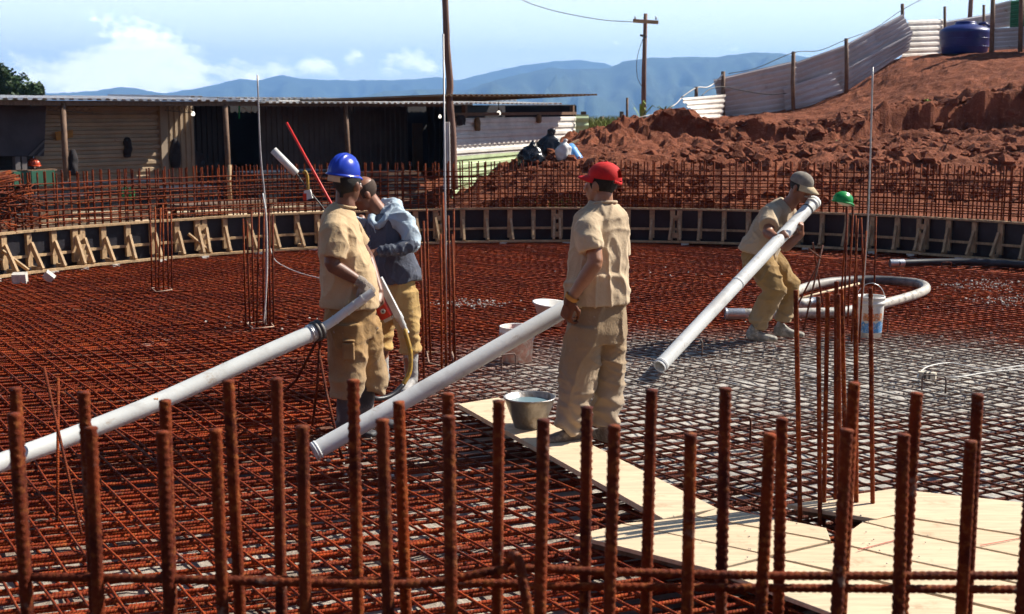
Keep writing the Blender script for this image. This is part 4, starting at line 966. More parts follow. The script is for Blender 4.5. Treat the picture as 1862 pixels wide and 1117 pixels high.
b = Sculpt(); b.limb([P(-.034, .088, -.048), P(-.012, .108, -.042), P(.012, .108, -.042), P(.034, .088, -.048)], [.008, .012, .012, .008], 8); b.build('moustache', HAIRG, D_, .004, 1, lambda p: .0025*noise.noise(p*120))
s = Sculpt()
s.torso([(pd(1432, 368, -.03), .082, .075), (pd(1426, 374, -.02), .13, .10), (pd(1417, 386), .195, .125), (pd(1406, 408), .205, .145), (pd(1393, 432), .20, .155), (pd(1381, 452), .205, .170), (pd(1376, 464), .205, .172)], wD, 2.4)
s.limb([pd(1408, 380, -.13), pd(1398, 392, -.22), pd(1397, 412, -.36)], [.078, .090, .088], round_=False); s.limb([pd(1428, 382, .1), pd(1436, 400, .13)], [.085, .08], round_=False)
s.build('shirt', SHIRT_D, D_, .0085, 4, folds(12, .010, (.5, 0, .85), 2.2, 6.5))
s = Sculpt()
s.torso([(pd(1381, 452), .165, .138), (pd(1381, 468), .178, .148), (pd(1383, 484), .175, .14)], wD)
for (a_, k_, n_), rr in zip(legs, ([.125, .118, .108, .100, .096, .085], [.115, .108, .098, .090, .085, .076])):
    a2, k2, n2 = pd(*a_), pd(*k_), pd(*n_); s.limb([a2, lerp(a2, k2, .5), k2, lerp(k2, n2, .35), lerp(k2, n2, .75), n2], rr, 18, round_=False)
s.build('trousers', TROU_D, D_, .009, 3, folds(13, .012, (.3, 0, 1), 3.4, 5.5, bunch(.06, .32, .014, 70, 9)))
shoe(D_, 'shoe', SHOE_G, Vector((pd(1374, 600, -.12).x, YD_-.12, 0)), (1, -.28), .28, .12, .005, .055); shoe(D_, 'shoe', SHOE_G, Vector((pd(1424, 595, .08).x, YD_+.08, 0)), (1, -.22), .28, .12, .005, .055)
du = nrm((.26, -.20, .95)); df = nrm((.62, -.70, -.36)); df = nrm(df-du*df.dot(du)); dr = df.cross(du); dc = hc+Vector((0, 0, .006))
capD = thing('cap', 'faded grey cap with a tan peak on the man hugging the pipe', 'cap', tuple(dc))
cap(capD, GREYCAP, PEAK, lambda x, y, z: dc+dr*x*1.03+df*y*1.03+du*z*1.05, 1.04, .036, False, .085, .03)
# ------------------------------------------------------------------ pipes, hoses, tools and buckets
def pvc(name, col, dirt=(.34, .25, .17)):
    m = bpy.data.materials.new(name); m.use_nodes = True; t = NT(m.node_tree); b = t.n['Principled BSDF']
    g = t.new('ShaderNodeNewGeometry'); p = g.outputs['Position']
    base = t.mix(t.ramp(t.noise(p, 3, 5, .6), .35, .7), tuple(x*.9 for x in col)+(1,), col+(1,))
    base = t.mix(t.ramp(t.noise(p, 7, 8, .75, .5), .56, .70, 0, .75), base, dirt+(1,))
    base = t.mix(t.ramp(t.noise(p, 1.7, 6, .7, 1.2), .52, .66, 0, .35), base, (.30, .27, .24, 1))
    t.l.new(base, b.inputs['Base Color']); b.inputs['Roughness'].default_value = .5; b.inputs['Specular IOR Level'].default_value = .35
    bp = t.new('ShaderNodeBump'); bp.inputs['Strength'].default_value = .2; bp.inputs['Distance'].default_value = .004; t.l.new(t.noise(p, 40, 5, .65), bp.inputs['Height']); t.l.new(bp.outputs[0], b.inputs['Normal'])
    return m
PIPE_G = pvc('pale grey concrete pipe', (.62, .64, .62)); PIPE_W = pvc('white grey pipe', (.74, .75, .73)); HOSE_W = pvc('white hose', (.72, .71, .67)); STEEL = M('galvanised steel', (.55, .55, .56), .35, .8, var=.15, scale=14, bump=.15, bscale=60); DARKRUB = M('dark clamp', (.10, .095, .09), .6, .3, var=.3)
HOSE_B = bpy.data.materials.new('rubber hose caked with cement'); HOSE_B.use_nodes = True; t = NT(HOSE_B.node_tree); b = t.n['Principled BSDF']
g = t.new('ShaderNodeNewGeometry'); s = t.new('ShaderNodeSeparateXYZ'); t.l.new(g.outputs['Position'], s.inputs[0]); mk = t.ramp(t.math('ADD', s.outputs[1], t.math('MULTIPLY', t.math('SUBTRACT', t.noise(g.outputs['Position'], 3, 5), .5), 1.2)), 15.6, 14.3)
mk = t.math('MULTIPLY', mk, t.ramp(t.noise(g.outputs['Position'], 16, 6, .65), .3, .55, .25, 1))
t.l.new(t.mix(mk, (.028, .027, .034, 1), (.50, .46, .40, 1)), b.inputs['Base Color']); b.inputs['Roughness'].default_value = .55
BLACKH = M('black rubber hose', (.022, .022, .028), .42, var=.3, scale=9)
def hollow(mb, pts, r, wall=.008, n=24):
    """a pipe with open ends"""
    mb.tube(pts, r, n, cap=False); b0 = len(mb.v); mb.tube([pts[0], *pts[1:-1], pts[-1]][::-1], r-wall, n, cap=False)
    m = len(pts); 
    o0 = b0-m*n
    # ends joined by short rims
    def rim(c, d, flip):
        d = d.normalized(); u = d.orthogonal().normalized(); w_ = d.cross(u); s0 = len(mb.v)
        for rr in (r, r-wall):
            for k in range(n): a = 2*math.pi*k/n; mb.v.append(tuple(c+u*math.cos(a)*rr+w_*math.sin(a)*rr))
        for k in range(n):
            k2 = (k+1) % n; f = (s0+k, s0+k2, s0+n+k2, s0+n+k); mb.f.append(f[::-1] if flip else f); mb.mi.append(0)
    rim(Vector(pts[0]), Vector(pts[0])-Vector(pts[1]), False); rim(Vector(pts[-1]), Vector(pts[-1])-Vector(pts[-2]), False)
def ring_on(p, d, r, w_, mat, parent, name='clamp_ring', grow=.010):
    b = MB(); d = Vector(d).normalized(); b.lathe(Vector(p)-d*w_/2, [(r-.004, 0), (r+grow, .0), (r+grow, w_*.35), (r+grow*.4, w_*.45), (r+grow*.4, w_*.55), (r+grow, w_*.65), (r+grow, w_), (r-.004, w_)], 28, d); return b.obj(name, mat, parent, True)
# left pipe with the white hose in the man's hand
LP = thing('concrete_pipe', 'long pale grey pipe sloping up from the left edge, a white hose in its end', 'pipe', tuple(atZ(100, 800, 0)))
path = bez([atY(-120, 890, 6.15), atY(0, 842, 6.45), atY(140, 790, 6.78), atY(290, 730, 7.12), atY(440, 662, 7.48), atY(582, 599, 7.82)], 6)
b = MB(); hollow(b, path, .0515); b.obj('pipe', PIPE_G, LP, True)
d_ = path[-1]-path[-2]; ring_on(path[-1]-d_.normalized()*.02, d_, .0515, .05, DARKRUB, LP, 'clamp_ring', .014); ring_on(path[-1]-d_.normalized()*.07, d_, .0515, .018, STEEL, LP, 'clamp_ring', .006)
MK = M('orange crayon mark', (.60, .24, .08), .8, var=.2)
nrm_ = lambda v: Vector(v).normalized()
for seg in (((281, 716), (284, 712)), ((284, 712), (287, 719)), ((283, 719), (291, 715)), ((289, 713), (290, 722))):
    q0, q1 = atY(seg[0][0], seg[0][1], 7.03), atY(seg[1][0], seg[1][1], 7.03); tq = (path[-1]-path[10]).normalized(); c0_ = min(path, key=lambda v: (v-q0).length)
    def onpipe(q): ax0 = c0_+tq*(q-c0_).dot(tq); return ax0+(q-ax0).normalized()*.0520
    b = MB(); b.bar(onpipe(q0), onpipe(q1), .006, .002); b.obj('crayon_mark', MK, LP)
hs = bez([path[-1]-d_.normalized()*.03, atY(600, 588, 7.85), atY(630, 566, 7.87), atY(660, 544, 7.89), atY(678, 531, 7.91)], 6)
b = MB(); hollow(b, hs, .029, .005, 18); b.obj('hose_end', HOSE_W, LP, True)
for k in (8, 12, 15, 18): ring_on(hs[k], hs[k+1]-hs[k-1], .029, .006, HOSE_W, LP, 'hose_rib', .003)
def bars_thing(name, label, cat, loc, segs, r=.008, part='leg', mat=None, group=None):
    t_ = thing(name, label, cat, tuple(loc), group)
    for s_ in segs: b = MB(); b.tube(s_, r, 7); b.obj(part, mat or RUST, t_, True)
    return t_
Yt = 7.86
bars_thing('rebar_tripod', 'rusty rebar tripod propping the clamped end of the left pipe', 'tripod', atZ(575, 780), [[atY(586, 600, Yt), atY(540, 690, Yt+.1), atZ(482, 745)], [atY(583, 606, Yt), atY(577, 700, Yt-.05), atZ(568, 775)], [atY(580, 640, Yt), atY(594, 715, Yt-.2), atZ(622, 835)], [atY(574, 612, Yt+.02), atY(592, 606, Yt-.02)]], .009)
bars_thing('rebar_tripod', 'spindly crossed rebar trestle standing near the left edge behind the pipe', 'tripod', atZ(120, 930), [[atY(80, 668, 6.75), atZ(148, 970)], [atY(106, 688, 6.7), atZ(104, 945)], [atY(58, 700, 6.72), atY(118, 716, 6.7)]], .008)
bars_thing('rebar_tripod', 'spindly crossed rebar trestle standing between the crouching man and the column bars', 'tripod', atZ(1480, 590), [[atY(1478, 442, 12.0), atZ(1497, 560)], [atY(1496, 446, 12.0), atZ(1461, 600)], [atY(1470, 452, 12.0), atY(1493, 470, 11.95)], [atY(1488, 480, 12.05), atZ(1438, 580)]], .009)
tag(bars_thing('loose_bar', 'pale worn loose bar lying slantwise over the mat left of the blue hat man', 'steel bar', atZ(290, 830), [[atZ(118, 712, .03), atZ(200, 775, .03), atZ(290, 845, .03), atZ(362, 902, .03)]], .009, 'bar'))
bars_thing('loose_bar', 'short rusty bar standing up behind the right leg of the red cap man', 'steel bar', atZ(1128, 700), [[atY(1122, 640, 9.3), atZ(1131, 702)]], .009, 'bar')

# middle pipe
MP = thing('concrete_pipe', 'long white pipe slanting up to the red cap man, its open end on the mat', 'pipe', tuple(atZ(600, 820, 0)))
path = [atY(570, 822, 7.36), atY(800, 692, 7.68), atY(1000, 578, 7.98), atY(1078, 534, 8.12)]; path = bez(path, 5)
b = MB(); hollow(b, path, .055); b.obj('pipe', PIPE_W, MP, True); ring_on(path[0]+(path[1]-path[0]).normalized()*.02, path[1]-path[0], .055, .03, PIPE_W, MP, 'end_collar', .004)
# pipe of the crouching man
RP_ = thing('concrete_pipe', 'long white pipe hugged by the crouching man, its open end on the bars', 'pipe', tuple(atZ(1200, 672, 0)))
p0, p1 = atY(1199, 667, 9.80), atY(1482, 366, 11.5); path = [p0.lerp(p1, k/10) for k in range(11)]
b = MB(); hollow(b, path, .055); b.obj('pipe', PIPE_W, RP_, True); dd = (p1-p0)
for k, w_, gr in ((.985, .07, .006), (.94, .012, .005), (.47, .02, .002), (.012, .02, .004)): ring_on(p0+dd*k, dd, .055, w_, PIPE_W if w_ > .02 or k < .9 else DARKRUB, RP_, 'pipe_collar', gr)
# curled hose
CH = thing('rubber_hose', 'thick cement caked rubber hose curling behind the crouching man, steel coupling at its end', 'hose', tuple(atZ(1500, 560, 0)))
hp = bez([atZ(x, y, .055) for x, y in [(1352, 571), (1400, 571), (1450, 570), (1520, 568), (1575, 560), (1625, 548), (1668, 535), (1684, 525), (1672, 516), (1630, 511), (1570, 509), (1510, 513), (1468, 522), (1442, 534), (1436, 545), (1452, 552), (1470, 551)]], 8)
b = MB(); hollow(b, hp, .053, .012, 18); b.obj('hose', HOSE_B, CH, True)
c0 = atZ(1320, 571, .055); b = MB(); hollow(b, [c0, c0.lerp(hp[0], .5), hp[0].lerp(hp[1], .3)], .056, .006, 22); b.obj('coupling', STEEL, CH, True); ring_on(c0, hp[0]-c0, .056, .02, STEEL, CH, 'coupling_ring', .008)
c1 = atZ(1484, 549, .06); b = MB(); hollow(b, [hp[-1], hp[-1].lerp(c1, .6), c1+Vector((.02, -.03, 0))], .056, .006, 22); b.obj('coupling', STEEL, CH, True)
BH = thing('rubber_hose', 'black rubber hose lying in the shade along the far right formwork, bright steel coupling', 'hose', tuple(atZ(1740, 480, 0)))
hp = bez([atZ(x, y, .055) for x, y in [(1632, 479), (1700, 477), (1770, 477), (1830, 480), (1900, 486), (1990, 500)]], 6)
b = MB(); hollow(b, hp, .05, .01, 18); b.obj('hose', BLACKH, BH, True); c0 = atZ(1618, 479, .055); b = MB(); hollow(b, [c0, c0.lerp(hp[0], .6), hp[1]], .055, .006, 22); b.obj('coupling', STEEL, BH, True)
tag(bars_thing('wooden_stick', 'thin wooden stick lying across the curled hose behind the rebar trestle', 'stick', atZ(1500, 540), [[atZ(1446, 545, .10), atZ(1500, 531, .11), atZ(1562, 516, .12)]], .014, 'stick', PLY))

# vibrator held between the two men
Yv = 8.72
VB = thing('concrete_vibrator', 'red and silver concrete vibrator motor with a yellow and black hose looping down', 'vibrator', tuple(atZ(700, 690, 0)))
a_, c_ = atY(690, 508, Yv), atY(724, 574, Yv); ax_ = (c_-a_).normalized(); sd = Vector((ax_.z, 0, -ax_.x)).normalized(); fr = ax_.cross(sd)
REDP = M('red painted motor housing', (.55, .03, .01), .45, var=.2, scale=14, col2=(.30, .06, .03), lo=.6, hi=.8); ALU = M('scuffed silver housing', (.62, .62, .60), .45, .35, var=.15, scale=12)
b = MB(); b.box(a_.lerp(c_, .5)+sd*.0, (.15, .022, .035), (ax_, sd, fr)); b.obj('silver_rail', ALU, VB)
side_ = -sd if sd.x > 0 else sd
mc = a_.lerp(c_, .62)+side_*.072
b = MB(); s_ = Sculpt(); s_.loft([(mc-ax_*.085, side_*.042, fr*.05), (mc-ax_*.075, side_*.05, fr*.058), (mc+ax_*.075, side_*.05, fr*.058), (mc+ax_*.085, side_*.042, fr*.05)], 20, 4); s_.m.obj('motor_housing', REDP, VB, False)
b = MB(); b.lathe(mc-fr*.058+ax_*.03 if fr.y > 0 else mc+fr*.058+ax_*.03, [(.0, .004), (.014, .004), (.018, 0)], 18, -fr if fr.y > 0 else fr); b.obj('badge', WHITEBAND, VB)
b = MB(); b.lathe(mc-fr*.0585+ax_*.03 if fr.y > 0 else mc+fr*.0585+ax_*.03, [(.0, .006), (.008, .006), (.008, .003)], 14, -fr if fr.y > 0 else fr); b.obj('badge_centre', DARKRUB, VB)
b = MB(); b.bar(mc-ax_*.17+side_*.01, mc-ax_*.075, .05, .05, side_); b.obj('switch_box', DARKRUB, VB)
b = MB(); b.bar(mc+ax_*.085, mc+ax_*.11, .06, .06, side_); b.obj('end_cap', ALU, VB)
b = MB(); b.lathe(c_-ax_*.02, [(.03, 0), (.03, .05), (.022, .06), (.022, .10), (.017, .11), (.017, .16)], 18, ax_); b.obj('hose_socket', ALU, VB, True)
YEL = M('yellow hose sleeve', (.46, .27, .035), .55, var=.25, scale=20, col2=(.25, .15, .03))
h1 = bez([c_+ax_*.12, atY(737, 605, Yv-.02), atY(746, 640, Yv-.05), atY(745, 675, Yv-.08), atY(733, 700, Yv-.12)], 8)
b = MB(); b.tube(h1, .017, 12); b.obj('yellow_hose', YEL, VB, True)
h2 = bez([h1[-1], atY(712, 719, Yv-.2), atY(684, 725, Yv-.3), atY(655, 712, Yv-.4), atZ(640, 742, .02)], 8); b = MB(); b.tube(h2, .017, 12); b.obj('black_hose', BLACKH, VB, True)
b = MB(); b.tube(bez([atY(693, 512, Yv), atY(676, 520, Yv-.02), atY(664, 534, Yv-.1)], 6), .007, 8); b.obj('handle_strap', DARKRUB, VB, True)

# pole tools rising behind the man in the blue helmet
Yq = 9.95
PT = thing('vibrator_pole', 'white tube on a thin dark rod slanting up behind the blue hat man', 'pole tool', tuple(atZ(640, 640, 0)))
b = MB(); b.tube([atY(497, 273, Yq), atY(539, 316, Yq)], .030, 16); b.obj('white_tube', HOSE_W, PT, True)
b = MB(); b.tube(bez([atY(538, 314, Yq), atY(556, 340, Yq), atY(590, 382, Yq), atY(625, 440, Yq-.05)], 4), .006, 8); b.obj('rod', DARKRUB, PT, True)
b = MB(); b.box(atY(561, 354, Yq), (.026, .022, .035), (Vector((1, 0, .25)).normalized(), Ya, Vector((-.25, 0, 1)).normalized())); b.obj('plug_box', HOSE_W, PT)
b = MB(); b.box(atY(555, 358, Yq-.0), (.014, .026, .028)); b.obj('plug', REDP, PT)
b = MB(); b.tube(bez([atY(551, 315, Yq), atY(555, 312, Yq), atY(559, 322, Yq), atY(560, 345, Yq)], 5), .012, 10); b.obj('yellow_hose', YEL, PT, True)
tag(bars_thing('marker_rod', 'thin bright red rod slanting up behind the blue hat man', 'rod', atZ(650, 640), [[atY(521, 223, Yq+.1), atY(600, 366, Yq+.05), atY(640, 440, Yq)]], .0105, 'rod', M('red painted rod', (.62, .015, .01), .5, var=.1)))

# buckets
WB = thing('bucket', 'white plastic bucket with worn orange and blue label and raised wire handle', 'bucket', tuple(atZ(1580, 612, 0)))
BW = M('white bucket plastic', (.70, .68, .64), .5, var=.1, scale=12, col2=(.50, .42, .35), lo=.62, hi=.8); base = atZ(1580, 612, .0); base.z = 0
b = MB(); b.lathe(base, [(.0, .012), (.100, .012), (.102, 0), (.112, 0), (.125, .30), (.125, .31), (.134, .312), (.134, .335), (.129, .337), (.129, .36), (.134, .362), (.134, .385), (.122, .385), (.118, .34), (.10, .02), (.0, .02)], 36); b.obj('tub', BW, WB, True)
def decal(base, r0, h0, r1, h1, a0, a1, mat, name, parent, n=14, wavy=0):
    b = MB()
    for i in range(n+1):
        a = a0+(a1-a0)*i/n; wv = wavy*math.sin(i*1.3)
        for r, h in ((r0, h0), (r1, h1+wv)): b.v.append((base.x+math.cos(a)*r, base.y+math.sin(a)*r, base.z+h))
    for i in range(n): b.f.append((2*i, 2*i+2, 2*i+3, 2*i+1)); b.mi.append(0)
    return b.obj(name, mat, parent, True)
LBL_O = M('orange label', (.62, .20, .06), .6, var=.3, scale=30, col2=(.66, .60, .52), lo=.45, hi=.65); LBL_B = M('blue label', (.10, .30, .58), .6, var=.3, scale=30, col2=(.66, .64, .60), lo=.48, hi=.68)
rr = lambda h: .1135+.0125*h/.30
decal(base, rr(.165), .165, rr(.235), .235, R(-135), R(-45), LBL_O, 'orange_label', WB); decal(base, rr(.05), .05, rr(.15), .15, R(-150), R(-30), LBL_B, 'blue_label', WB, wavy=.012)
b = MB(); b.tube([base+Vector((.134*math.cos(a), 0, .345+.16*math.sin(a))) for a in np.linspace(0, math.pi, 22)], .0035, 6); b.obj('handle', STEEL, WB, True)
PB = thing('bucket', 'open pink stained plastic bucket standing behind the middle white pipe', 'bucket', tuple(atZ(940, 656, 0)))
PINK = M('pink stained bucket', (.66, .38, .31), .75, var=.2, scale=14, col2=(.70, .62, .57), lo=.45, hi=.62, bump=.2); base = atZ(940, 656, 0)
b = MB(); b.lathe(base, [(.0, .012), (.115, .012), (.118, 0), (.128, .0), (.142, .235), (.150, .237), (.150, .25), (.144, .252), (.146, .29), (.136, .29), (.130, .24), (.116, .02), (.0, .02)], 36); b.obj('tub', PINK, PB, True)
b = MB(); b.lathe(base, [(.1505, .252), (.1505, .262), (.147, .268), (.149, .292), (.152, .298), (.136, .298), (.136, .288)], 36); b.obj('rim', BW, PB, True)
b = MB(); b.tube([base+Vector((.150*math.cos(a), -.06*math.sin(a)-.02, .24-.12*math.sin(a))) for a in np.linspace(0, math.pi, 20)], .003, 6); b.obj('handle', STEEL, PB, True)
TB = thing('tub', 'white builder tub tipped behind the gloved hand of the red cap man', 'tub', tuple(atZ(1000, 598, 0)))
base = atZ(1001, 590, .02); axt = nrm((.10, -.04, 1))
b = MB(); b.lathe(base, [(.0, .01), (.10, .0), (.105, 0), (.185, .20), (.20, .203), (.20, .215), (.18, .212), (.10, .015), (.0, .015)], 32, axt); b.obj('tub', BW, TB, True)
MBk = thing('bucket', 'dented galvanised metal bucket full of water standing on the plank beside the red cap man', 'bucket', tuple(atZ(962, 778, .062)))
base = atZ(963, 776, .062); GALV = M('dull galvanised metal', (.34, .32, .31), .42, .75, var=.3, scale=8, col2=(.20, .15, .11), lo=.5, hi=.7, bump=.25, bscale=30)
b = MB(); b.lathe(base, [(.0, .008), (.09, .004), (.094, 0), (.098, .002), (.165, .19), (.170, .192), (.171, .199), (.166, .203), (.160, .199), (.092, .008), (.0, .008)], 44); b.obj('pail', GALV, MBk, True)
WAT = bpy.data.materials.new('milky water'); WAT.use_nodes = True; b_ = WAT.node_tree.nodes['Principled BSDF']; b_.inputs['Base Color'].default_value = (.16, .25, .29, 1); b_.inputs['Roughness'].default_value = .06; b_.inputs['IOR'].default_value = 1.33
b = MB(); b.lathe(base, [(.0, .165), (.1480, .165)], 44); b.obj('water', WAT, MBk, True)

# plug and cord on the right
CO = thing('extension_cord', 'white extension cord with a taped plug lying on the mat at the right', 'cord', tuple(atZ(1700, 690, 0)))
b = MB(); pA, pB = atZ(1670, 681, .05), atZ(1702, 684, .05); b.bar(pA, pB, .05, .05); b.obj('plug', WHITEBAND, CO)
for k in (.35, .6): b = MB(); dv = (pB-pA); b.bar(pA+dv*k, pA+dv*(k+.12), .053, .053); b.obj('tape', DARKRUB, CO)
b = MB(); b.tube(bez([atZ(x, y, z) for x, y, z in [(1670, 680, .06), (1668, 688, .03), (1674, 676, .07), (1690, 666, .09), (1725, 660, .05), (1765, 667, .04), (1800, 672, .04), (1835, 668, .05), (1870, 664, .04), (1960, 660, .03)]], 6), .0045, 7); b.obj('cord', HOSE_W, CO, True)
b = MB(); b.tube(bez([atZ(x, y, .035) for x, y in [(1702, 684), (1740, 686), (1790, 678), (1830, 674), (1880, 670), (1960, 668)]], 6), .0055, 7); b.obj('cord', HOSE_W, CO, True)
tag(bars_thing('loose_wire', 'thin white wire trailing over the mat behind the column bars on the left', 'wire', atZ(540, 500), [bez([atZ(x, y, .03) for x, y in [(490, 440), (498, 470), (520, 486), (550, 498), (590, 508)]], 6)], .006, 'wire', HOSE_W))

# column starter bars
def column(label, bars, ztop, ring=None, r=.010, ties=()):
    """bars = [(px foot, py foot, px top, py top)]"""
    c = atZ(sum(q[0] for q in bars)/len(bars), sum(q[1] for q in bars)/len(bars), 0)
    t_ = thing('column_bars', label, 'column bars', tuple(c), 'starter bars for the columns')
    for fx, fy, tx, ty in bars:
        f = atZ(fx, fy, 0); tp_ = atY(tx, ty, f.y+random.uniform(-.02, .02)); L = (tp_-f).length
        if f.y < 8:
            o = bpy.data.objects.new('starter_bar', thin); COL.objects.link(o); o.parent = t_; o.matrix_parent_inverse = Matrix.Translation(-t_.location)
            o.rotation_euler = ((tp_-f).to_track_quat('Z', 'Y').to_matrix() @ Matrix.Rotation(random.random()*6, 3, 'Z')).to_euler(); o.location = f-(tp_-f).normalized()*.12; o.scale = (1, 1, (L+.12)/1.2)
        else:
            b = MB(); b.tube([f-Vector((0, 0, .1)), f.lerp(tp_, .5)+Vector((random.uniform(-.006, .006), 0, 0)), tp_], r, 7); b.obj('starter_bar', RUSTV, t_, True)
    if ring:
        b = MB(); P = [atZ(x, y, .02) for x, y in ring]
        b.tube(P+[P[0]], .006, 6); b.obj('stirrup', WIRE, t_, True)
    return t_
thin = rib_bar_mesh('starter_bar', 1.2, .0112, .017, 10, 4, .14); thin.materials.append(RUSTV); thin.polygons.foreach_set('use_smooth', [True]*len(thin.polygons))
WIRE = M('pale worn steel', (.42, .28, .2), .6, .2, var=.3, scale=20)
column('six rusty column bars standing in a stirrup at the far left of the mat', [(276, 526, 272, 372), (283, 530, 282, 376), (287, 526, 292, 378), (297, 528, 296, 372), (306, 526, 304, 384), (312, 527, 311, 390)], 1, [(284, 531), (313, 527), (305, 521), (276, 524)])
column('eight rusty column bars standing in a stirrup left of the blue hat man', [(447, 592, 442, 398), (455, 597, 449, 402), (461, 588, 457, 385), (466, 595, 471, 380), (479, 594, 480, 382), (487, 590, 484, 392), (491, 596, 489, 386), (497, 592, 496, 390)], 1, [(460, 598), (498, 594), (490, 584), (449, 588)])
column('rusty column bars standing behind the man in the pale blue hood', [(776, 640, 770, 402), (783, 655, 776, 380), (803, 676, 801, 426), (812, 690, 805, 350), (818, 655, 815, 392), (828, 668, 822, 426), (824, 640, 825, 380)], 1, [(780, 660), (830, 672), (822, 640), (776, 640)])
column('two rusty column bars standing right in front of the man in the pale blue hood', [(762, 688, 747, 430), (771, 692, 764, 446)], 1)
column('ribbed rusty column bars in the gap of the plywood at the lower right', [(1455, 948, 1447, 528), (1491, 951, 1488, 540), (1498, 936, 1505, 532), (1519, 930, 1521, 512), (1528, 950, 1524, 535), (1540, 935, 1530, 526), (1557, 936, 1556, 520), (1587, 938, 1583, 524)], 1)
column('tall thin column bars carrying the green hard hat on the right', [(1527, 560, 1541, 392), (1535, 590, 1541, 372), (1541, 595, 1552, 370), (1548, 622, 1560, 398), (1560, 545, 1556, 392), (1572, 560, 1566, 396), (1562, 625, 1575, 420), (1588, 560, 1593, 394)], 1)
Pg = lambda x, y, z: gc+Vector((.75, -.66, 0)).normalized()*y+Vector((.66, .75, 0)).normalized()*x+Za*z
gc = atY(1533, 366, 11.45)
gh = tag(helmet(None, 'hard_hat', GREENP, lambda x, y, z: gc+gr_*x+gf*y+gu*z, (gr_ := nrm((-.2, .97, 0)), gf := nrm((.95, .2, -.18)), gu := nrm((.18, .0, .98))), .70, zb=.0), 'bright green hard hat hung on the top of the column bars', 'hard hat')
s_ = Sculpt(); s_.ell(gc+gf*.02+gu*-.012, (gr_, gf, gu), (.05, .066, .028)); s_.build('lining', WHITEBAND, gh, .008, 1, lambda p: .008*noise.noise(p*30))

# tall thin rods
GREYROD = M('grey conduit', (.45, .43, .42), .5, .3, var=.15); 
tag(bars_thing('conduit', 'very tall thin grey conduit rising from the left column bars', 'conduit', atZ(483, 592), [bez([atZ(483, 592), atY(484, 400, 12.2), atY(474, 280, 12.2), atY(468, 136, 12.2)], 6)], .0075, 'rod', GREYROD))
b = MB(); b.tube(bez([atY(478, 352, 12.15), atY(484, 395, 12.1), atY(486, 470, 12.1), atY(484, 530, 12.1), atZ(480, 588, .05)], 6), .007, 7); o = b.obj('loose_wire', HOSE_W, None, True); tag(o, 'white wire hanging down the tall conduit in the left column bars', 'wire')
tag(bars_thing('conduit', 'very tall thin grey conduit rising beside the wooden pole', 'conduit', atZ(812, 690), [[atZ(812, 640), atY(810, 400, 10.9), atY(806, 62, 10.9)]], .0075, 'rod', GREYROD))
tag(bars_thing('conduit', 'tall thin pale conduit rising from the right column bars', 'conduit', atZ(1566, 600), [bez([atZ(1563, 610), atY(1577, 420, 11.4), atY(1583, 270, 11.4), atY(1587, 122, 11.4)], 5)], .0075, 'rod', GREYROD))

# ------------------------------------------------------------------ plywood walkway
ZB = .062
def board(name, label, quad, th=.02, z=ZB, group='plywood sheets of the walkway', mat=None):
    P = [atZ(x, y, z) for x, y in quad]; c = sum(P, Vector())/len(P); b = MB(); n = len(P)
    area = sum(P[i].x*P[(i+1) % n].y-P[(i+1) % n].x*P[i].y for i in range(n))
    if area < 0: P = P[::-1]
    P = [p+(c-p).normalized()*.004 for p in P]
    # a sheet of wood, slightly warped, sawn edges rounded
    ring0 = [p+Vector((0, 0, random.uniform(-.003, .003))) for p in P]; ringt = [p+(c-p).normalized()*.003 for p in ring0]
    vs = [p-Vector((0, 0, th)) for p in ring0]+[p-Vector((0, 0, .003)) for p in ring0]+ringt
    fs = [tuple(reversed(range(n))), tuple(range(2*n, 3*n))]
    for k in range(2): fs += [(k*n+i, k*n+(i+1) % n, (k+1)*n+(i+1) % n, (k+1)*n+i) for i in range(n)]
    b.add(vs, fs); return tag(b.obj(name, mat or PLY), label, 'plywood', group)
random.seed(9)
board('plywood_plank', 'long narrow plywood plank reaching from the metal bucket to the wide sheets', [(833, 735), (906, 722), (1304, 924), (1206, 943)], .03, group=None)
board('plywood_sheet', 'leftmost plywood sheet of the walkway with its free corner over the mat', [(1043, 972), (1130, 953), (1397, 1010), (1297, 1035)])
board('plywood_sheet', 'plywood sheet behind the leftmost one, touching the end of the long plank', [(1133, 952), (1207, 944), (1260, 938), (1507, 985), (1400, 1009)], z=ZB+.004)
board('plywood_sheet', 'narrow plywood sheet between the plank end and the column bars in the gap', [(1264, 937), (1306, 922), (1420, 943), (1504, 961), (1512, 983)], z=ZB+.002)
board('plywood_sheet', 'large plywood sheet along the back of the walkway, its pointed corner left of the gap', [(1430, 918), (1622, 888), (2010, 930), (2010, 996), (1622, 937), (1592, 944)], z=ZB+.005)
board('plywood_sheet', 'plywood sheet at the right edge just in front of the large back sheet', [(1570, 948), (1622, 939), (2010, 999), (2010, 1042), (1672, 972)], z=ZB)
board('plywood_sheet', 'plywood sheet right of the gap in the third row from the back', [(1517, 984), (1566, 950), (1671, 974), (2010, 1045), (2010, 1092), (1656, 1018)], z=ZB+.003)
board('plywood_sheet', 'plywood sheet in front of the gap, under the front bars', [(1402, 1011), (1513, 987), (1655, 1020), (2010, 1095), (2010, 1152), (1556, 1047)], z=ZB-.003)
board('plywood_sheet', 'frontmost plywood sheet with its dark sawn edge over the pit', [(1302, 1037), (1399, 1013), (1556, 1050), (2010, 1155), (2010, 1240), (1545, 1128)], z=ZB+.002)
PENC = M('red pencil line', (.45, .06, .05), .8, var=.3)
for seg in (((1626, 983), (1560, 1000)), ((1782, 992), (1858, 978))):
    b = MB(); a_, c_ = atZ(*seg[0], ZB+.0075), atZ(*seg[1], ZB+.0075); b.bar(a_, c_, .006, .001); tag(b.obj('pencil_mark', PENC), 'thin red pencil line drawn across the plywood %s' % ('just right of the gap' if seg[0][0] < 1700 else 'near the right edge'), 'pencil line')
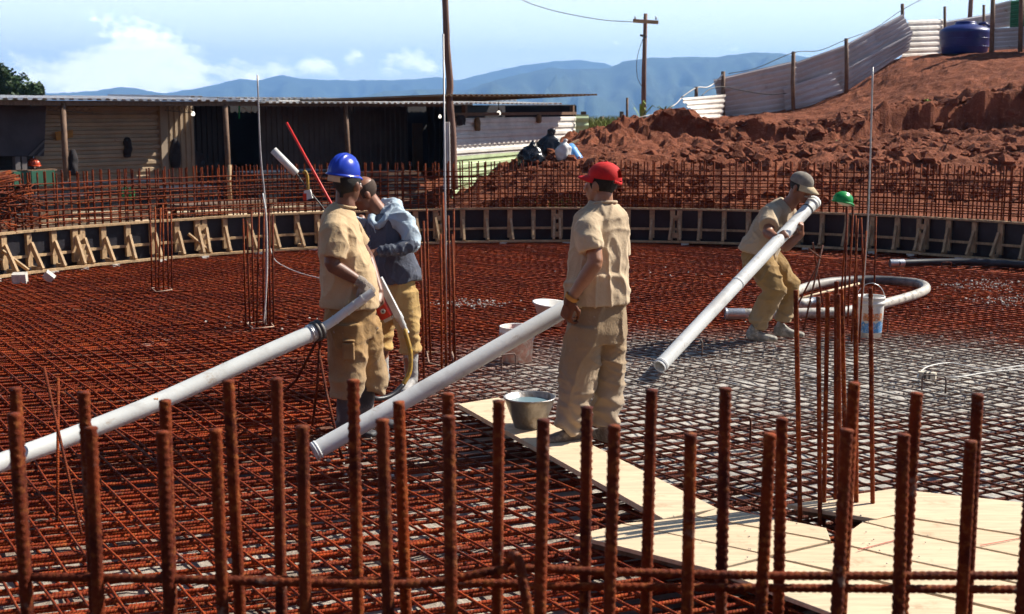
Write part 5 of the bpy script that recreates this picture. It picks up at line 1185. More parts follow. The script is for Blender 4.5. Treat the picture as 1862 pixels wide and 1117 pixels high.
# timber bearers under the sheets
for k, (a_, c_) in enumerate((((1075, 985), (1500, 1085)), ((1450, 925), (1900, 985)), ((1500, 1090), (1800, 1040)))):
    b = MB(); b.bar(atZ(*a_, .02), atZ(*c_, .02), .06, .04); tag(b.obj('timber_bearer', OLDWOOD), ['dark timber bearer under the leftmost plywood sheet', 'dark timber bearer under the back plywood sheet', 'dark timber bearer under the front plywood sheets'][k], 'timber')
# crumbs of spilled cement on the bars
random.seed(12); cr = MB()
for cx_, cy_, sx, sy, n in ((850, 552, 38, 4, 140), (1790, 518, 40, 5, 150), (1830, 545, 35, 6, 120), (1150, 500, 90, 6, 30), (680, 800, 50, 30, 40), (1740, 640, 90, 60, 50), (1300, 640, 120, 40, 40), (480, 585, 40, 10, 25)):
    for _ in range(n):
        p = atZ(random.gauss(cx_, sx), random.gauss(cy_, sy), .008)
        if (p.x-CX)**2+(p.y-CY)**2 < (CR-.1)**2: clod(cr, p.x, p.y, p.z, random.uniform(.004, .009)+.012*random.random()**4)
for _ in range(110):
    p = atZ(random.uniform(1180, 1860), random.uniform(895, 1040), ZB+.009)
    if noise.noise(p*1.5) > .0 and p.x > .5: clod(cr, p.x, p.y, p.z, random.uniform(.002, .006))
tag(cr.obj('cement_crumbs', M('grey cement crumbs', (.46, .42, .37), .9, var=.2)), 'pale crumbs of spilled cement scattered over the mat', kind='stuff')
# ------------------------------------------------------------------ sheds
def sheetq(name, mat, parent, P00, P10, P11, P01, nr, amp=.02, nu=2, th=.004, along='u', sag=0., trap=True, mi2=None):
    """a corrugated sheet between four corners; ridges run along u (P00 -> P10) or along v"""
    P00, P10, P11, P01 = map(Vector, (P00, P10, P11, P01))
    if along == 'v': P00, P10, P11, P01 = P00, P01, P11, P10
    N = (P10-P00).cross(P01-P00).normalized()
    if along == 'v': N = -N
    b = MB(); rows = []
    for r in range(nr):
        for k, h in (((0, 0), (.28, 0), (.38, 1), (.78, 1), (.90, 0)) if trap else ((0, 0), (.17, .5), (.33, 1), (.5, 1), (.67, .5), (.83, 0))): rows.append(((r+k)/nr, h))
    rows.append((1., 0))
    for lay in (0, -1):
        for v, h in rows:
            for i in range(nu+1):
                u = i/nu; p = P00.lerp(P10, u).lerp(P01.lerp(P11, u), v)
                b.v.append(tuple(p+N*(amp*h+lay*th+sag*math.sin(u*math.pi)*noise.noise(Vector((u*3, v*4, nr))))))
    m, w_ = len(rows), nu+1; o = m*w_
    for j in range(m-1):
        for i in range(nu):
            q = j*w_+i; f = (q, q+1, q+w_+1, q+w_); b.f += [f, tuple(o+x for x in reversed(f))]; b.mi += [0, 0]
    for j in range(m-1):
        for i in (0, nu): q = j*w_+i; b.f.append((q, q+w_, o+q+w_, o+q)); b.mi.append(0)
    for i in range(nu):
        for j in (0, m-1): q = j*w_+i; b.f.append((q, q+1, o+q+1, o+q)); b.mi.append(0)
    return b.obj(name, mat, parent)
def metal(name, col, rustc=None, lo=.6, hi=.75, rough=.55, sc=2.5):
    return M(name, col, rough, .0, var=.14, scale=sc, col2=rustc, lo=lo, hi=hi, bump=.1, bscale=12)
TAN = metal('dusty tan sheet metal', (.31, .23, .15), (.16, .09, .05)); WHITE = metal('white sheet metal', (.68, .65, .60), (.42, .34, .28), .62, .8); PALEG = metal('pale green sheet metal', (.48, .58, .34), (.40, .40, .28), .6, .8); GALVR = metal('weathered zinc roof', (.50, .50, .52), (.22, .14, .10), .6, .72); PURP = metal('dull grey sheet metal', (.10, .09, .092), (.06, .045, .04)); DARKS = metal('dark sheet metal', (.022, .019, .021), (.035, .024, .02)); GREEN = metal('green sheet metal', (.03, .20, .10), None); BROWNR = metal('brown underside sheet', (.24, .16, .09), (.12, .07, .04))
U1 = Vector((math.cos(R(52)), math.sin(R(52)), 0)); N1 = Vector((U1.y, -U1.x, 0)); O1 = Vector((-8.67, 25, 0)); GZ = .0
def w1(px, py, off=0.): return atP(px, py, O1+N1*off, N1)
def w1s(px, z, off=0.):
    p = w1(px, 250, off); return Vector((p.x, p.y, z))
ZT, EV = 2.20, 1.2                                       # wall head and eave overhang
SH = thing('metal_shed', 'long low shed of corrugated sheets with dark open porch behind the cage on the left', 'shed', (O1.x+4, O1.y+3, GZ))
sheetq('wall_sheet', TAN, SH, w1s(60, GZ), w1s(289, GZ), w1s(289, ZT), w1s(60, ZT), 14, .04, 6)
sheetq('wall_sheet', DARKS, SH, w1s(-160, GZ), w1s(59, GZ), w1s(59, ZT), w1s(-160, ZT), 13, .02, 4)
b = MB(); b.bar(w1s(296, GZ, .05), w1s(296, ZT, .05), .16, .10, U1); b.obj('post', metal('tan post', (.27, .21, .15)), SH)
sheetq('wall_sheet', TAN, SH, w1s(304, GZ), w1s(353, GZ), w1s(353, ZT), w1s(304, ZT), 5, .03, 2, along='v')
D = -1.3
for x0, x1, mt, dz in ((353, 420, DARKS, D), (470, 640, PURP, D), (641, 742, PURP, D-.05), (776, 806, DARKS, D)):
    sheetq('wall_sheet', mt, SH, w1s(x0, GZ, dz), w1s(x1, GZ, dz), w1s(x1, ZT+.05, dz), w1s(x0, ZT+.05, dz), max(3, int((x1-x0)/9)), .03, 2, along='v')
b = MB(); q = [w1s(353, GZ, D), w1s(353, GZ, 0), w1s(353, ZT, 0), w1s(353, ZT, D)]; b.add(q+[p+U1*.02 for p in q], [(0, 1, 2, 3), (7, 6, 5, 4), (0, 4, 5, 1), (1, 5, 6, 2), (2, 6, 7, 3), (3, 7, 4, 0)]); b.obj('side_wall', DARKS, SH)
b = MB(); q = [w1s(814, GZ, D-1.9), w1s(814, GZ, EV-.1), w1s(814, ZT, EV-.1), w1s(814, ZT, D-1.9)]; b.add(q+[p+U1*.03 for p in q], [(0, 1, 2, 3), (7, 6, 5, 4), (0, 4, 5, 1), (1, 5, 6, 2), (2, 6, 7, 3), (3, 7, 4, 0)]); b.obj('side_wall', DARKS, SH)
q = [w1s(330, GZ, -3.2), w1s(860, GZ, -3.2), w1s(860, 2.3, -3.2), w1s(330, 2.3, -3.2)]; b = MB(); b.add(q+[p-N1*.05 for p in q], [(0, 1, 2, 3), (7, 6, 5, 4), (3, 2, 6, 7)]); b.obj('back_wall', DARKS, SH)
b = MB(); b.bar(w1s(759, GZ, D+.03), w1s(759, 1.75, D+.03), .38, .05, U1); b.obj('door', metal('brown door', (.13, .085, .05)), SH)
for px, off in ((118, 1.05), (412, 1.05), (630, 1.05)):
    b = MB(); lean = random.uniform(-.04, .04); b.tube([w1s(px, GZ-.1, off), w1s(px, 1.2, off)+U1*lean, w1s(px-1, ZT+.03, off)], .055, 10); b.obj('porch_post', OLDWOOD, SH, True)
b = MB(); b.bar(w1s(-170, ZT+.03, 1.05), w1s(820, ZT+.03, 1.05), .06, .09); b.obj('eave_beam', OLDWOOD, SH)
b = MB(); b.bar(w1s(353, ZT+.06, D), w1s(820, ZT+.06, D), .06, .09); b.obj('wall_plate', OLDWOOD, SH)
# roof sheets: ridges run front to back; one joint is left open and lets a slit of sun in
def roof(x0, x1, z0, z1, off0, off1, nr, mt, name='roof_sheet'):
    a, b_, c, d = w1s(x0, z0, off0), w1s(x1, z0, off0), w1s(x1, z0, off0)-N1*(off0-off1), w1s(x0, z0, off0)-N1*(off0-off1)
    c.z = d.z = z1; return sheetq(name, mt, SH, a, b_, c, d, nr, .035, 3, along='v', sag=.03)
pT = w1(347, 193); tk = (2.26-pT.z)/SUN.z; gapc = pT+SUN*tk           # where the slit must lie for the light to fall on the wall as it does
def px_of(p): v = p-CAM; dpt = v.y*math.cos(PITCH)-v.z*math.sin(PITCH); return PW/2+PF*v.x/dpt
def s_of(p): return (p-O1).dot(U1)
gs = s_of(gapc)-.06
def roof_s(s0, s1, z0, z1, off0, off1, mt, per=.19):
    a, b_ = O1+U1*s0+N1*off0, O1+U1*s1+N1*off0; c, d = O1+U1*s1+N1*off1, O1+U1*s0+N1*off1
    for p, z in ((a, z0), (b_, z0), (c, z1), (d, z1)): p.z = z
    return sheetq('roof_sheet', mt, SH, a, b_, c, d, max(2, int((s1-s0)/per)), .035, 3, along='v')
sL = s_of(w1s(-170, 0)); sM = s_of(w1s(478, 0, EV)); sR = s_of(w1s(822, 0, EV))
k = sL
edges = [sL]
while edges[-1] < gs-1.3: edges.append(edges[-1]+1.13)
edges[-1] = gs-.0
for i in range(len(edges)-1): roof_s(edges[i]-.03, edges[i+1]-(.0 if i < len(edges)-2 else .0), 2.285+random.uniform(-.008, .008), 2.385+random.uniform(-.01, .01), EV, -3.0, GALVR)
e2 = [gs+.29]
while e2[-1] < sM-.6: e2.append(e2[-1]+1.13)
e2.append(sM)
for i in range(len(e2)-1): roof_s(e2[i], e2[i+1]+.02, 2.285+random.uniform(-.008, .008), 2.385+random.uniform(-.01, .01), EV, -3.0, GALVR)
# the slit is closed away from the wall head
roof_s(gs-.05, gs+.35, 2.325, 2.335, EV, .92, GALVR, .16); roof_s(gs-.05, gs+.35, 2.37, 2.42, -.02, -3.0, GALVR, .16)
e3 = [sM-.05]
sR2 = s_of(w1s(822, 0, D))+1.7
while e3[-1] < sR2-1: e3.append(e3[-1]+1.13)
e3.append(sR2)
for i in range(len(e3)-1): roof_s(e3[i], e3[i+1]+.02, 2.255+random.uniform(-.01, .01), 2.335, EV+.1, -1.6, WHITE); roof_s(e3[i], e3[i+1]+.02, 2.36+random.uniform(-.01, .01), 2.39, -.3, -3.0, GALVR)
b = MB()                                                  # a small lattice girder under the eave
for (x0, x1) in ((86, 170), (300, 352)):
    a_, c_ = w1(x0, 192, .5), w1(x1, 192, .5); a2, c2 = w1(x0, 201, .5), w1(x1, 206, .5)
    b = MB(); b.tube([a_, c_], .008, 5); b.obj('girder_chord', DARKRUB, SH); b = MB(); b.tube([a2, c2], .008, 5); b.obj('girder_chord', DARKRUB, SH)
    for i in range(6):
        b = MB(); p, q = a_.lerp(c_, i/6), a2.lerp(c2, (i+1)/6); b.tube([p, q], .005, 4); b.obj('girder_tie', DARKRUB, SH)
        b = MB(); p, q = a2.lerp(c2, i/6), a_.lerp(c_, (i+1)/6); b.tube([p, q], .005, 4); b.obj('girder_tie', DARKRUB, SH)
# things in and about the shed
def slab(name, label, cat, quad, mat, th=.03, plane=None, off=0.):
    P = [w1(x, y, off) for x, y in quad]; b = MB(); n = len(P); vs = P+[p-N1*th for p in P]
    b.add(vs, [tuple(range(n)), tuple(reversed(range(n, 2*n)))]+[((i+1) % n, i, n+i, n+(i+1) % n) for i in range(n)]); return tag(b.obj(name, mat), label, cat)
TARP = M('dark grey tarpaulin', (.055, .045, .055), .7, var=.3, scale=2, bump=.3, bscale=5)
slab('tarpaulin', 'dark grey tarpaulin hung in the shed at the left edge', 'tarpaulin', [(-60, 193), (84, 193), (82, 240), (80, 284), (-60, 284)], TARP, .03, off=.35)
for k, quad in enumerate((((52, 284), (58, 284), (82, 258), (82, 254)), ((66, 284), (72, 284), (81, 274), (81, 268)))): slab('canvas_strip', ['upper grey strap slanting across the foot of the dark tarpaulin', 'lower grey strap slanting across the foot of the dark tarpaulin'][k], 'strap', list(quad), PURP, .02, off=.40)
slab('notice', 'faded orange notice nailed behind the left porch post', 'notice', [(100, 240), (133, 236), (133, 250), (103, 256)], M('faded orange card', (.35, .16, .03), .8, var=.2), .01, off=.10)
COATM = M('dark work jacket', (.022, .018, .020), .9, var=.4, scale=8)
def jacket(label, px, py0, py1, wpx, off):
    s_ = Sculpt(); a_, c_ = w1(px, py0, off), w1(px, py1, off); wd = (w1(px+wpx, py0, off)-w1(px-wpx, py0, off)).length/2
    s_.torso([(a_, wd*.25, .04), (a_.lerp(c_, .15), wd*.8, .07), (a_.lerp(c_, .6), wd, .09), (c_, wd*.85, .07)], U1)
    o = s_.build('jacket', COATM, None, .025, 2, lambda p: .03*noise.noise(p*6)); return tag(o, label, 'jacket')
jacket('dark jacket hanging on the left porch post', 133, 272, 318, 9, 1.08); jacket('dark jacket hanging in the middle of the tan wall', 232, 248, 286, 7, .05); jacket('dark coat hanging right of the tan wall beside the post', 318, 252, 306, 9, .06); jacket('dark clothes heaped against the porch wall', 356, 275, 315, 18, -.2)
o = helmet(None, 'hard_hat', M('orange red helmet plastic', (.42, .05, .015), .35, var=.1), lambda x, y, z: w1(62, 300, .5)+U1*x+N1*y+Za*z, (U1, N1, Za), 1.0, zb=0); tag(o, 'orange red hard hat on the shelf at the left end of the shed', 'hard hat')
b = MB(); b.box(w1(50, 324, .45), (.42, .25, .14), (U1, N1, Za)); tag(b.obj('green_crate', metal('green painted crate', (.02, .09, .055))), 'green crate under the shelf at the left end of the shed', 'crate')
b = MB(); b.box(w1(30, 311, .45), (.7, .22, .02), (U1, N1, Za)); tag(b.obj('shelf', OLDWOOD), 'rough shelf board above the green crate', 'shelf')
for k, px in enumerate((30, 42)): b = MB(); b.box(w1(px, 297, .5), (.05, .05, .12), (U1, N1, Za)); tag(b.obj('can', PURP), ['grey can left of another can on the shed shelf', 'grey can next to the orange red hard hat on the shed shelf'][k], 'can')
BULB = bpy.data.materials.new('white bulb glass'); BULB.use_nodes = True; bb = BULB.node_tree.nodes['Principled BSDF']; bb.inputs['Base Color'].default_value = (.8, .78, .72, 1); bb.inputs['Emission Color'].default_value = (1, .93, .8, 1); bb.inputs['Emission Strength'].default_value = .9; bb.inputs['Roughness'].default_value = .3
for lab, p in (('white bulb hanging under the eave right of the slit of sunlight', w1(351, 207, .3)), ('white bulb hanging in the dark porch just left of the wooden pole', w1(800, 212, .3)), ('white bulb hanging under the roof of the white walled shed', atP(907, 206, Vector((-1.06, 24, 0)), Vector((.883, -.469, 0))))):
    t_ = thing('light_bulb', lab, 'bulb', tuple(p), 'bulbs hanging in the sheds'); b = MB(); b.lathe(p-Za*.05, [(0, 0), (.03, .01), (.043, .04), (.035, .07), (.018, .095), (.016, .10)], 16); b.obj('globe', BULB, t_, True); b = MB(); b.lathe(p+Za*.05, [(.017, 0), (.02, .0), (.02, .05), (.006, .06), (.004, .22)], 12); b.obj('holder', DARKRUB, t_, True)
GL = M('green bottle glass', (.02, .30, .10), .2, var=.2)
o_ = thing('strip_lamp', 'thin green strip hanging from a bracket in the shed doorway', 'strip', tuple(w1(434, 205, .2))); b = MB(); b.bar(w1(435, 190, .2), w1(435, 216, .2), .03, .02, U1); b.obj('strip', GL, o_); b = MB(); b.tube([w1(434, 189, .2), w1(478, 189, .2)], .008, 5); b.obj('bracket', WIRE, o_); b = MB(); b.tube([w1(440, 194, .2), w1(456, 206, .2), w1(458, 190, .2)], .006, 5); b.obj('bracket', WIRE, o_)
for k, px in enumerate((228, 240)):
    o_ = thing('bottle', ['green bottle standing left of another green bottle behind the cage', 'green bottle standing right of another green bottle behind the cage'][k], 'bottle', tuple(atY(px, 360, 19.8))); b = MB(); b.lathe(atY(px, 362, 19.8), [(0, 0), (.045, 0), (.045, .14), (.018, .19), (.016, .22), (0, .22)], 14); b.obj('bottle_body', GL, o_, True)

# the white walled shed
A2 = 62; U2 = Vector((math.cos(R(A2)), math.sin(R(A2)), 0)); N2 = Vector((U2.y, -U2.x, 0)); O2 = Vector((-1.06, 24, 0))
def w2(px, py, off=0.): return atP(px, py, O2+N2*off, N2)
def w2s(px, z, off=0.): p = w2(px, 250, off); return Vector((p.x, p.y, z))
S2 = thing('metal_shed', 'white and pale green corrugated shed with a wide dark eave behind the wooden pole', 'shed', (0, 26, GZ))
zs = [.30, .72, 1.10, 1.50, 1.96]
sheetq('wall_sheet', PALEG, S2, w2s(822, zs[0]), w2s(1046, zs[0]+.35), w2s(1046, 1.30), w2s(822, 1.27), 6, .028, 5)
sheetq('wall_sheet', WHITE, S2, w2s(822, 1.24)+N2*.03, w2s(1046, 1.27)+N2*.03, w2s(1046, 1.96)+N2*.03, w2s(822, 1.95)+N2*.03, 5, .028, 5)
e0 = w2s(1043, 0); 
q0, q1 = w2(1042, 250)+N2*.06, w2(1042, 250)+N2*.06+Vector((.29, .05, 0))
sheetq('end_sheet', PALEG, S2, Vector((q0.x, q0.y, .6)), Vector((q1.x, q1.y, .6)), Vector((q1.x, q1.y, 2.0)), Vector((q0.x, q0.y, 2.0)), 9, .05, 1, trap=False)
FR, BK = .74, -2.3
a, b_, c, d = w2s(800, 2.34, FR), w2s(1086, 2.42, FR), w2s(1086, 2.30, FR)+N2*(BK-FR), w2s(800, 2.26, FR)+N2*(BK-FR)
sheetq('roof_sheet', BROWNR, S2, a, b_, c, d, 34, .03, 3, along='v')
b = MB(); b.bar(w2s(822, 2.02), w2s(1046, 2.03), .06, .06, N2); b.obj('wall_plate', OLDWOOD, S2)
for px in (845, 1040): b = MB(); b.bar(w2s(px, .4, -.06), w2s(px, 2.2, -.06), .08, .08, U2); b.obj('stud', OLDWOOD, S2)
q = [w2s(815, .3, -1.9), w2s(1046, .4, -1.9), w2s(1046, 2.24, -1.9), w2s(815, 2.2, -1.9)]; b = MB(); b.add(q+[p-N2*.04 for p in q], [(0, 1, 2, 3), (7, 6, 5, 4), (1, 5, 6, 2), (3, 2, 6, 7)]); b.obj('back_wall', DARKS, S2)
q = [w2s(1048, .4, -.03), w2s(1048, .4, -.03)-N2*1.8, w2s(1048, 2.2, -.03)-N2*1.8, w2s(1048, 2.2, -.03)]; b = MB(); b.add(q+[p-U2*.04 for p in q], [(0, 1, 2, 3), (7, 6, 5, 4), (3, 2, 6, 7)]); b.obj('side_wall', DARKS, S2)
b = MB(); b.bar(atY(1061, 255, 29.5), atY(1061, 203, 29.5), .12, .12); b.obj('post', OLDWOOD, S2)
for k, (x, y0, y1) in enumerate(((868, 213, 239), (980, 208, 224))):
    s_ = Sculpt(); a_, c_ = w2(x, y0, .09), w2(x, y1, .09); s_.torso([(a_, .05, .03), (a_.lerp(c_, .3), .085, .05), (a_.lerp(c_, .8), .08, .05), (c_, .06, .035)], U2); tag(s_.build('glove', M('old tan leather', (.17, .10, .045), .8, var=.3), None, .015, 1, lambda p: .012*noise.noise(p*14)), ['old tan leather pouch hanging at the left of the white wall', 'old tan leather pouch hanging at the right of the white wall'][k], 'pouch')
jk = Sculpt(); a_, c_ = w2(838, 209, .12), w2(838, 228, .12); jk.torso([(a_, .10, .04), (a_.lerp(c_, .4), .16, .06), (c_, .14, .05)], U2); tag(jk.build('jacket', COATM, None, .02, 2, lambda p: .03*noise.noise(p*7)), 'dark rag hanging at the left end of the white wall', 'rag')

# wooden pole and a leaning strip of metal
WP = thing('wooden_pole', 'tall crooked wooden pole standing where the two sheds meet', 'pole', tuple(atY(824, 330, 22.6)))
pp = bez([atY(826, 345, 22.6), atY(824, 290, 22.6), atY(822, 235, 22.6), atY(817, 180, 22.6), atY(818, 150, 22.6), atY(813, 90, 22.6), atY(811, 40, 22.6), atY(807, -60, 22.6)], 5)
POLEW = M('reddish weathered pole', (.20, .115, .085), .8, var=.35, scale=5, bump=.5, bscale=14, stretch=(1, 1, .15)); b = MB(); b.tube(pp, [.074-.020*i/len(pp)+.006*noise.noise(Vector((i*.4, 0, 0))) for i in range(len(pp))], 14); b.obj('shaft', POLEW, WP, True)
sheetq('metal_strip', tag_m if False else WHITE, None, atY(806, 345, 22.3), atY(820, 345, 22.3), atY(818, 222, 22.4), atY(808, 222, 22.4), 3, .02, 1, along='v')
tag(bpy.data.objects['metal_strip'], 'narrow white metal strip leaning upright beside the wooden pole', 'metal strip')

# rubbish heap by the white shed
BAG = M('black bin bag plastic', (.012, .012, .016), .25, var=.3, scale=4); WBAG = M('white plastic bag', (.62, .62, .60), .4, var=.1); BLUB = M('blue plastic drum', (.13, .36, .74), .35, var=.1)
def bag(label, px, py, Y, rx, rz, mat, seed):
    c = atY(px, py, Y); s_ = Sculpt(); s_.ell(c, (Xa, Ya, Za), (rx, rx*.8, rz)); s_.limb([c+Za*rz*.7, c+Za*rz*1.05, c+Za*rz*1.25+Xa*.04], [rx*.45, rx*.16, rx*.2])
    return tag(s_.build('bin_bag', mat, None, .025, 2, lambda p: .05*(1-abs(noise.noise(p*4.5+Vector((seed, 0, 0))))*2.5)*.6+.02*noise.noise(p*16)), label, 'bin bag', 'bags heaped by the white shed')
bag('squat black bin bag at the left of the rubbish heap', 966, 292, 22.6, .25, .24, BAG, 1); bag('big black bin bag in the middle of the rubbish heap', 1000, 281, 23.0, .27, .33, BAG, 2); bag('knotted white plastic bag beside the blue drum', 1025, 280, 22.5, .13, .19, WBAG, 3)
DR = thing('drum', 'tilted light blue plastic drum lying on the rubbish heap', 'drum', tuple(atY(1040, 285, 22.6))); ax_ = nrm((.42, -.35, -.62)); b = MB(); c = atY(1033, 268, 22.7)
b.lathe(c, [(0, 0), (.11, 0), (.12, .015), (.12, .09), (.125, .10), (.125, .12), (.12, .13), (.12, .33), (.115, .345), (.09, .345), (.085, .33), (0, .33)], 28, ax_); b.obj('drum_body', BLUB, DR, True)
b = MB(); b.lathe(c+ax_*.345, [(0.0, .0), (.022, .0), (.022, -.012)], 14, ax_); b.obj('bung', DARKRUB, DR)
b = MB(); b.bar(atY(1000, 279, 22.9), atY(1052, 255, 23.2), .04, .03); tag(b.obj('broken_stick', TIMBER), 'broken wooden stick poking out of the rubbish heap', 'stick')

# boards, trestle and bars lying behind the cage on the left
random.seed(31)
lab = ['long pale board lying low behind the left cage', 'second pale board lying behind the left cage, nearer the sheds', 'pale board lying behind the cage under the red rod', 'short board stacked on the long pale board', 'grey board leaning low behind the cage middle', 'thick board lying near the green bottles']
for k, (x0, y0, x1, y1, z, wd) in enumerate(((70, 410, 272, 402, .40, .16), (60, 402, 250, 396, .46, .12), (300, 396, 600, 385, .42, .25), (300, 388, 420, 383, .50, .2), (480, 378, 640, 372, .48, .3), (130, 388, 250, 384, .55, .1))):
    a_, c_ = atZ(x0, y0, z), atZ(x1, y1, z)
    for p in (a_, c_):
        d = math.hypot(p.x-CX, p.y-CY)
        if d < RC_OUT+.18: p += Vector((p.x-CX, p.y-CY, 0)).normalized()*(RC_OUT+.18-d)
    b = MB(); b.bar(a_, c_, wd, .03, jit if False else None); tag(b.obj('board', PLY), lab[k], 'board')
TR = thing('trestle_table', 'rough timber trestle table standing behind the left cage', 'table', tuple(atZ(400, 378, .35)))
tc_ = atY(405, 372, 19.6); b = MB(); b.box(tc_+Za*.02, (.85, .28, .02), (U1, N1, Za)); b.obj('table_top', OLDWOOD, TR)
for i in (-1, 1):
    for j in (-1, 1): b = MB(); b.bar(tc_+U1*.75*i+N1*.22*j, tc_+U1*.75*i+N1*.22*j-Za*.42, .06, .06, U1); b.obj('leg', OLDWOOD, TR)
b = MB(); b.tube([atY(418, 300, 19.9), atY(416, 330, 19.9), atY(419, 372, 19.9)], [.03, .035, .035], 8); tag(b.obj('wooden_stake', TIMBER, None, True), 'pale wooden stake standing behind the cage left of the trestle', 'stake')
PILE = thing('rebar_pile', 'tangled bundle of rusty bars and bent hooks heaped outside the cage at the far left', 'rebar pile', tuple(atZ(40, 420, .4)))
for i in range(16):
    b = MB(); y = 316+i*1.2+random.uniform(-3, 3); Yp = 15.9+random.uniform(-.15, .25); b.tube([atY(-60, y+12, Yp-.3), atY(18+random.uniform(-6, 22), y-4+random.uniform(-6, 3), Yp)], .011, 6); b.obj('bar', RUSTV, PILE, True)
for i in range(60):
    b = MB(); x = random.uniform(-40, 62); y = random.uniform(335, 415); Yp = 16.2+random.uniform(-.1, .8); a_ = atY(x, y, Yp); v = Vector((random.uniform(-.28, .28), random.uniform(-.25, .25), random.uniform(-.14, .14))); b.tube([a_-v, a_+Za*random.uniform(-.02, .03), a_+v], .009, 5); b.obj('bar', RUSTV, PILE, True)

# dark stacks of spare panels between the cage and the sheds
for k, (px, py, Y, L_, n) in enumerate(((200, 384, 20.6, 1.5, 9), (330, 380, 21.4, 1.0, 7), (520, 366, 22.4, 1.6, 10), (700, 356, 22.6, 1.2, 8), (110, 392, 19.6, .9, 6))):
    c = atY(px, py, Y); st_ = thing('panel_stack', 'dark stack of spare formwork panels lying %s' % ['below the middle of the tan shed wall', 'below the sunlit slit of the shed', 'left of the blue hat man behind the cage', 'behind the man in the pale blue hood', 'at the left end behind the cage'][k], 'panel stack', tuple(c))
    for i in range(n):
        a = R(38+random.uniform(-5, 5)); u = Vector((math.cos(a), math.sin(a), 0)); v = Vector((-u.y, u.x, 0)); b = MB(); b.box(c+Za*(.02+i*.055)+u*random.uniform(-.08, .08), (L_/2, .35, .024), (u, v, Za)); b.obj('panel', OLDWOOD if i % 3 == 1 else PANEL, st_)
# ------------------------------------------------------------------ the fence and tank on the hill
HILLW = metal('chalky white sheet fence', (.50, .46, .46), (.30, .24, .23), .58, .78, .6, 1.2)
HF = thing('sheet_fence', 'bent fence of grey corrugated sheets climbing the red hill', 'fence', tuple(atY(1440, 205, 34.6)))
def quad(name, mat, par, c, nr, amp=.03, nu=4, **k): return sheetq(name, mat, par, *[atY(*q) for q in c], nr, amp, nu, **k)
quad('fence_sheet', HILLW, HF, [(1314, 219, 34.6), (1450, 205, 34.7), (1448, 110, 34.7), (1297, 145, 34.4)], 9, .035, 6, sag=.06)
quad('fence_sheet', HILLW, HF, [(1440, 206, 34.85), (1538, 172, 35.1), (1545, 79, 35.0), (1440, 116, 34.8)], 9, .035, 6, sag=.08)
quad('fence_sheet', HILLW, HF, [(1428, 206, 34.6), (1536, 172, 34.8), (1512, 131, 34.8), (1424, 161, 34.6)], 4, .03, 4, sag=.04)
quad('fence_sheet', HILLW, HF, [(1530, 172, 35.0), (1652, 92, 35.6), (1658, 60, 35.6), (1530, 128, 35.0)], 5, .035, 6, sag=.08)
quad('fence_sheet', HILLW, HF, [(1532, 130, 35.1), (1660, 62, 35.7), (1641, 26, 35.7), (1536, 82, 35.1)], 5, .035, 6, sag=.06)
for k, (x, y0, y1, Y) in enumerate(((1315, 130, 222, 34.35), (1443, 94, 208, 34.4), (1539, 70, 172, 34.75))): b = MB(); b.tube([atY(x, y1, Y), atY(x+random.uniform(-2, 2), (y0+y1)/2, Y), atY(x, y0, Y)], .055, 9); b.obj('post', OLDWOOD, HF, True)
b = MB(); b.tube([atY(1641, 60, 35.9), atY(1641, 7, 35.9)], .05, 8); b.obj('post', OLDWOOD, HF, True)
LF = thing('sheet_fence', 'short bright white corrugated sheet leaning at the foot of the hill fence', 'fence', tuple(atY(1290, 217, 33.5))); quad('fence_sheet', WHITE, LF, [(1272, 220, 31.9), (1312, 219, 34.2), (1318, 172, 34.2), (1236, 179, 31.6)], 5, .045, 3)
b = MB(); b.tube([atY(1266, 178, 33), atY(1266, 158, 33)], .045, 8); b.obj('post', OLDWOOD, LF, True)
BF = thing('sheet_fence', 'sunlit white corrugated sheets behind the blue water tank on the hill', 'fence', tuple(atY(1680, 105, 37)))
quad('fence_sheet', WHITE, BF, [(1636, 107, 36.4), (1714, 104, 38.6), (1716, 35, 38.6), (1650, 37, 36.4)], 7, .045, 3)
quad('fence_sheet', GALVR, BF, [(1712, 104, 38.8), (1806, 98, 39.4), (1806, 24, 39.4), (1714, 40, 38.8)], 7, .045, 3)
for x, y0, Y in ((1718, 12, 38.4), (1789, 9, 39)): b = MB(); b.tube([atY(x, 100, Y), atY(x, y0, Y)], .045, 8); b.obj('post', OLDWOOD, BF, True)
GF = thing('sheet_fence', 'grey corrugated fence with a green sheet at the top right corner', 'fence', tuple(atY(1830, 88, 35)))
quad('fence_sheet', GALVR, GF, [(1803, 92, 35.3), (1860, 88, 35.0), (1866, 48, 35.0), (1806, 52, 35.3)], 5, .04, 2); quad('fence_sheet', GALVR, GF, [(1806, 52, 35.36), (1838, 49, 35.2), (1841, 0, 35.2), (1808, 8, 35.36)], 5, .04, 2)
quad('fence_sheet', GREEN, GF, [(1836, 50, 35.15), (1990, 40, 34.6), (1995, -25, 34.6), (1838, 2, 35.15)], 6, .04, 3); quad('fence_sheet', GALVR, GF, [(1860, 90, 35.05), (1990, 84, 34.6), (1990, 41, 34.6), (1864, 48, 35.05)], 5, .04, 3)
for x, y0, Y in ((1806, -15, 35.0), (1858, -30, 34.8)): b = MB(); b.tube([atY(x-3, 95, Y), atY(x, y0, Y)], .065, 8); b.obj('post', OLDWOOD, GF, True)
b = MB(); b.tube([atY(1762, 60, 39.8), atY(1767, -20, 39.8)], .07, 9); tag(b.obj('wooden_pole', POLEW, None, True), 'thick reddish pole rising behind the blue water tank', 'pole')
TK = thing('water_tank', 'dark blue squat plastic water tank standing on the hill', 'water tank', tuple(atY(1753, 98, 36.2))); BLUT = M('dark blue tank plastic', (.012, .022, .15), .38, var=.15, scale=3); c = atY(1753, 99, 36.2)
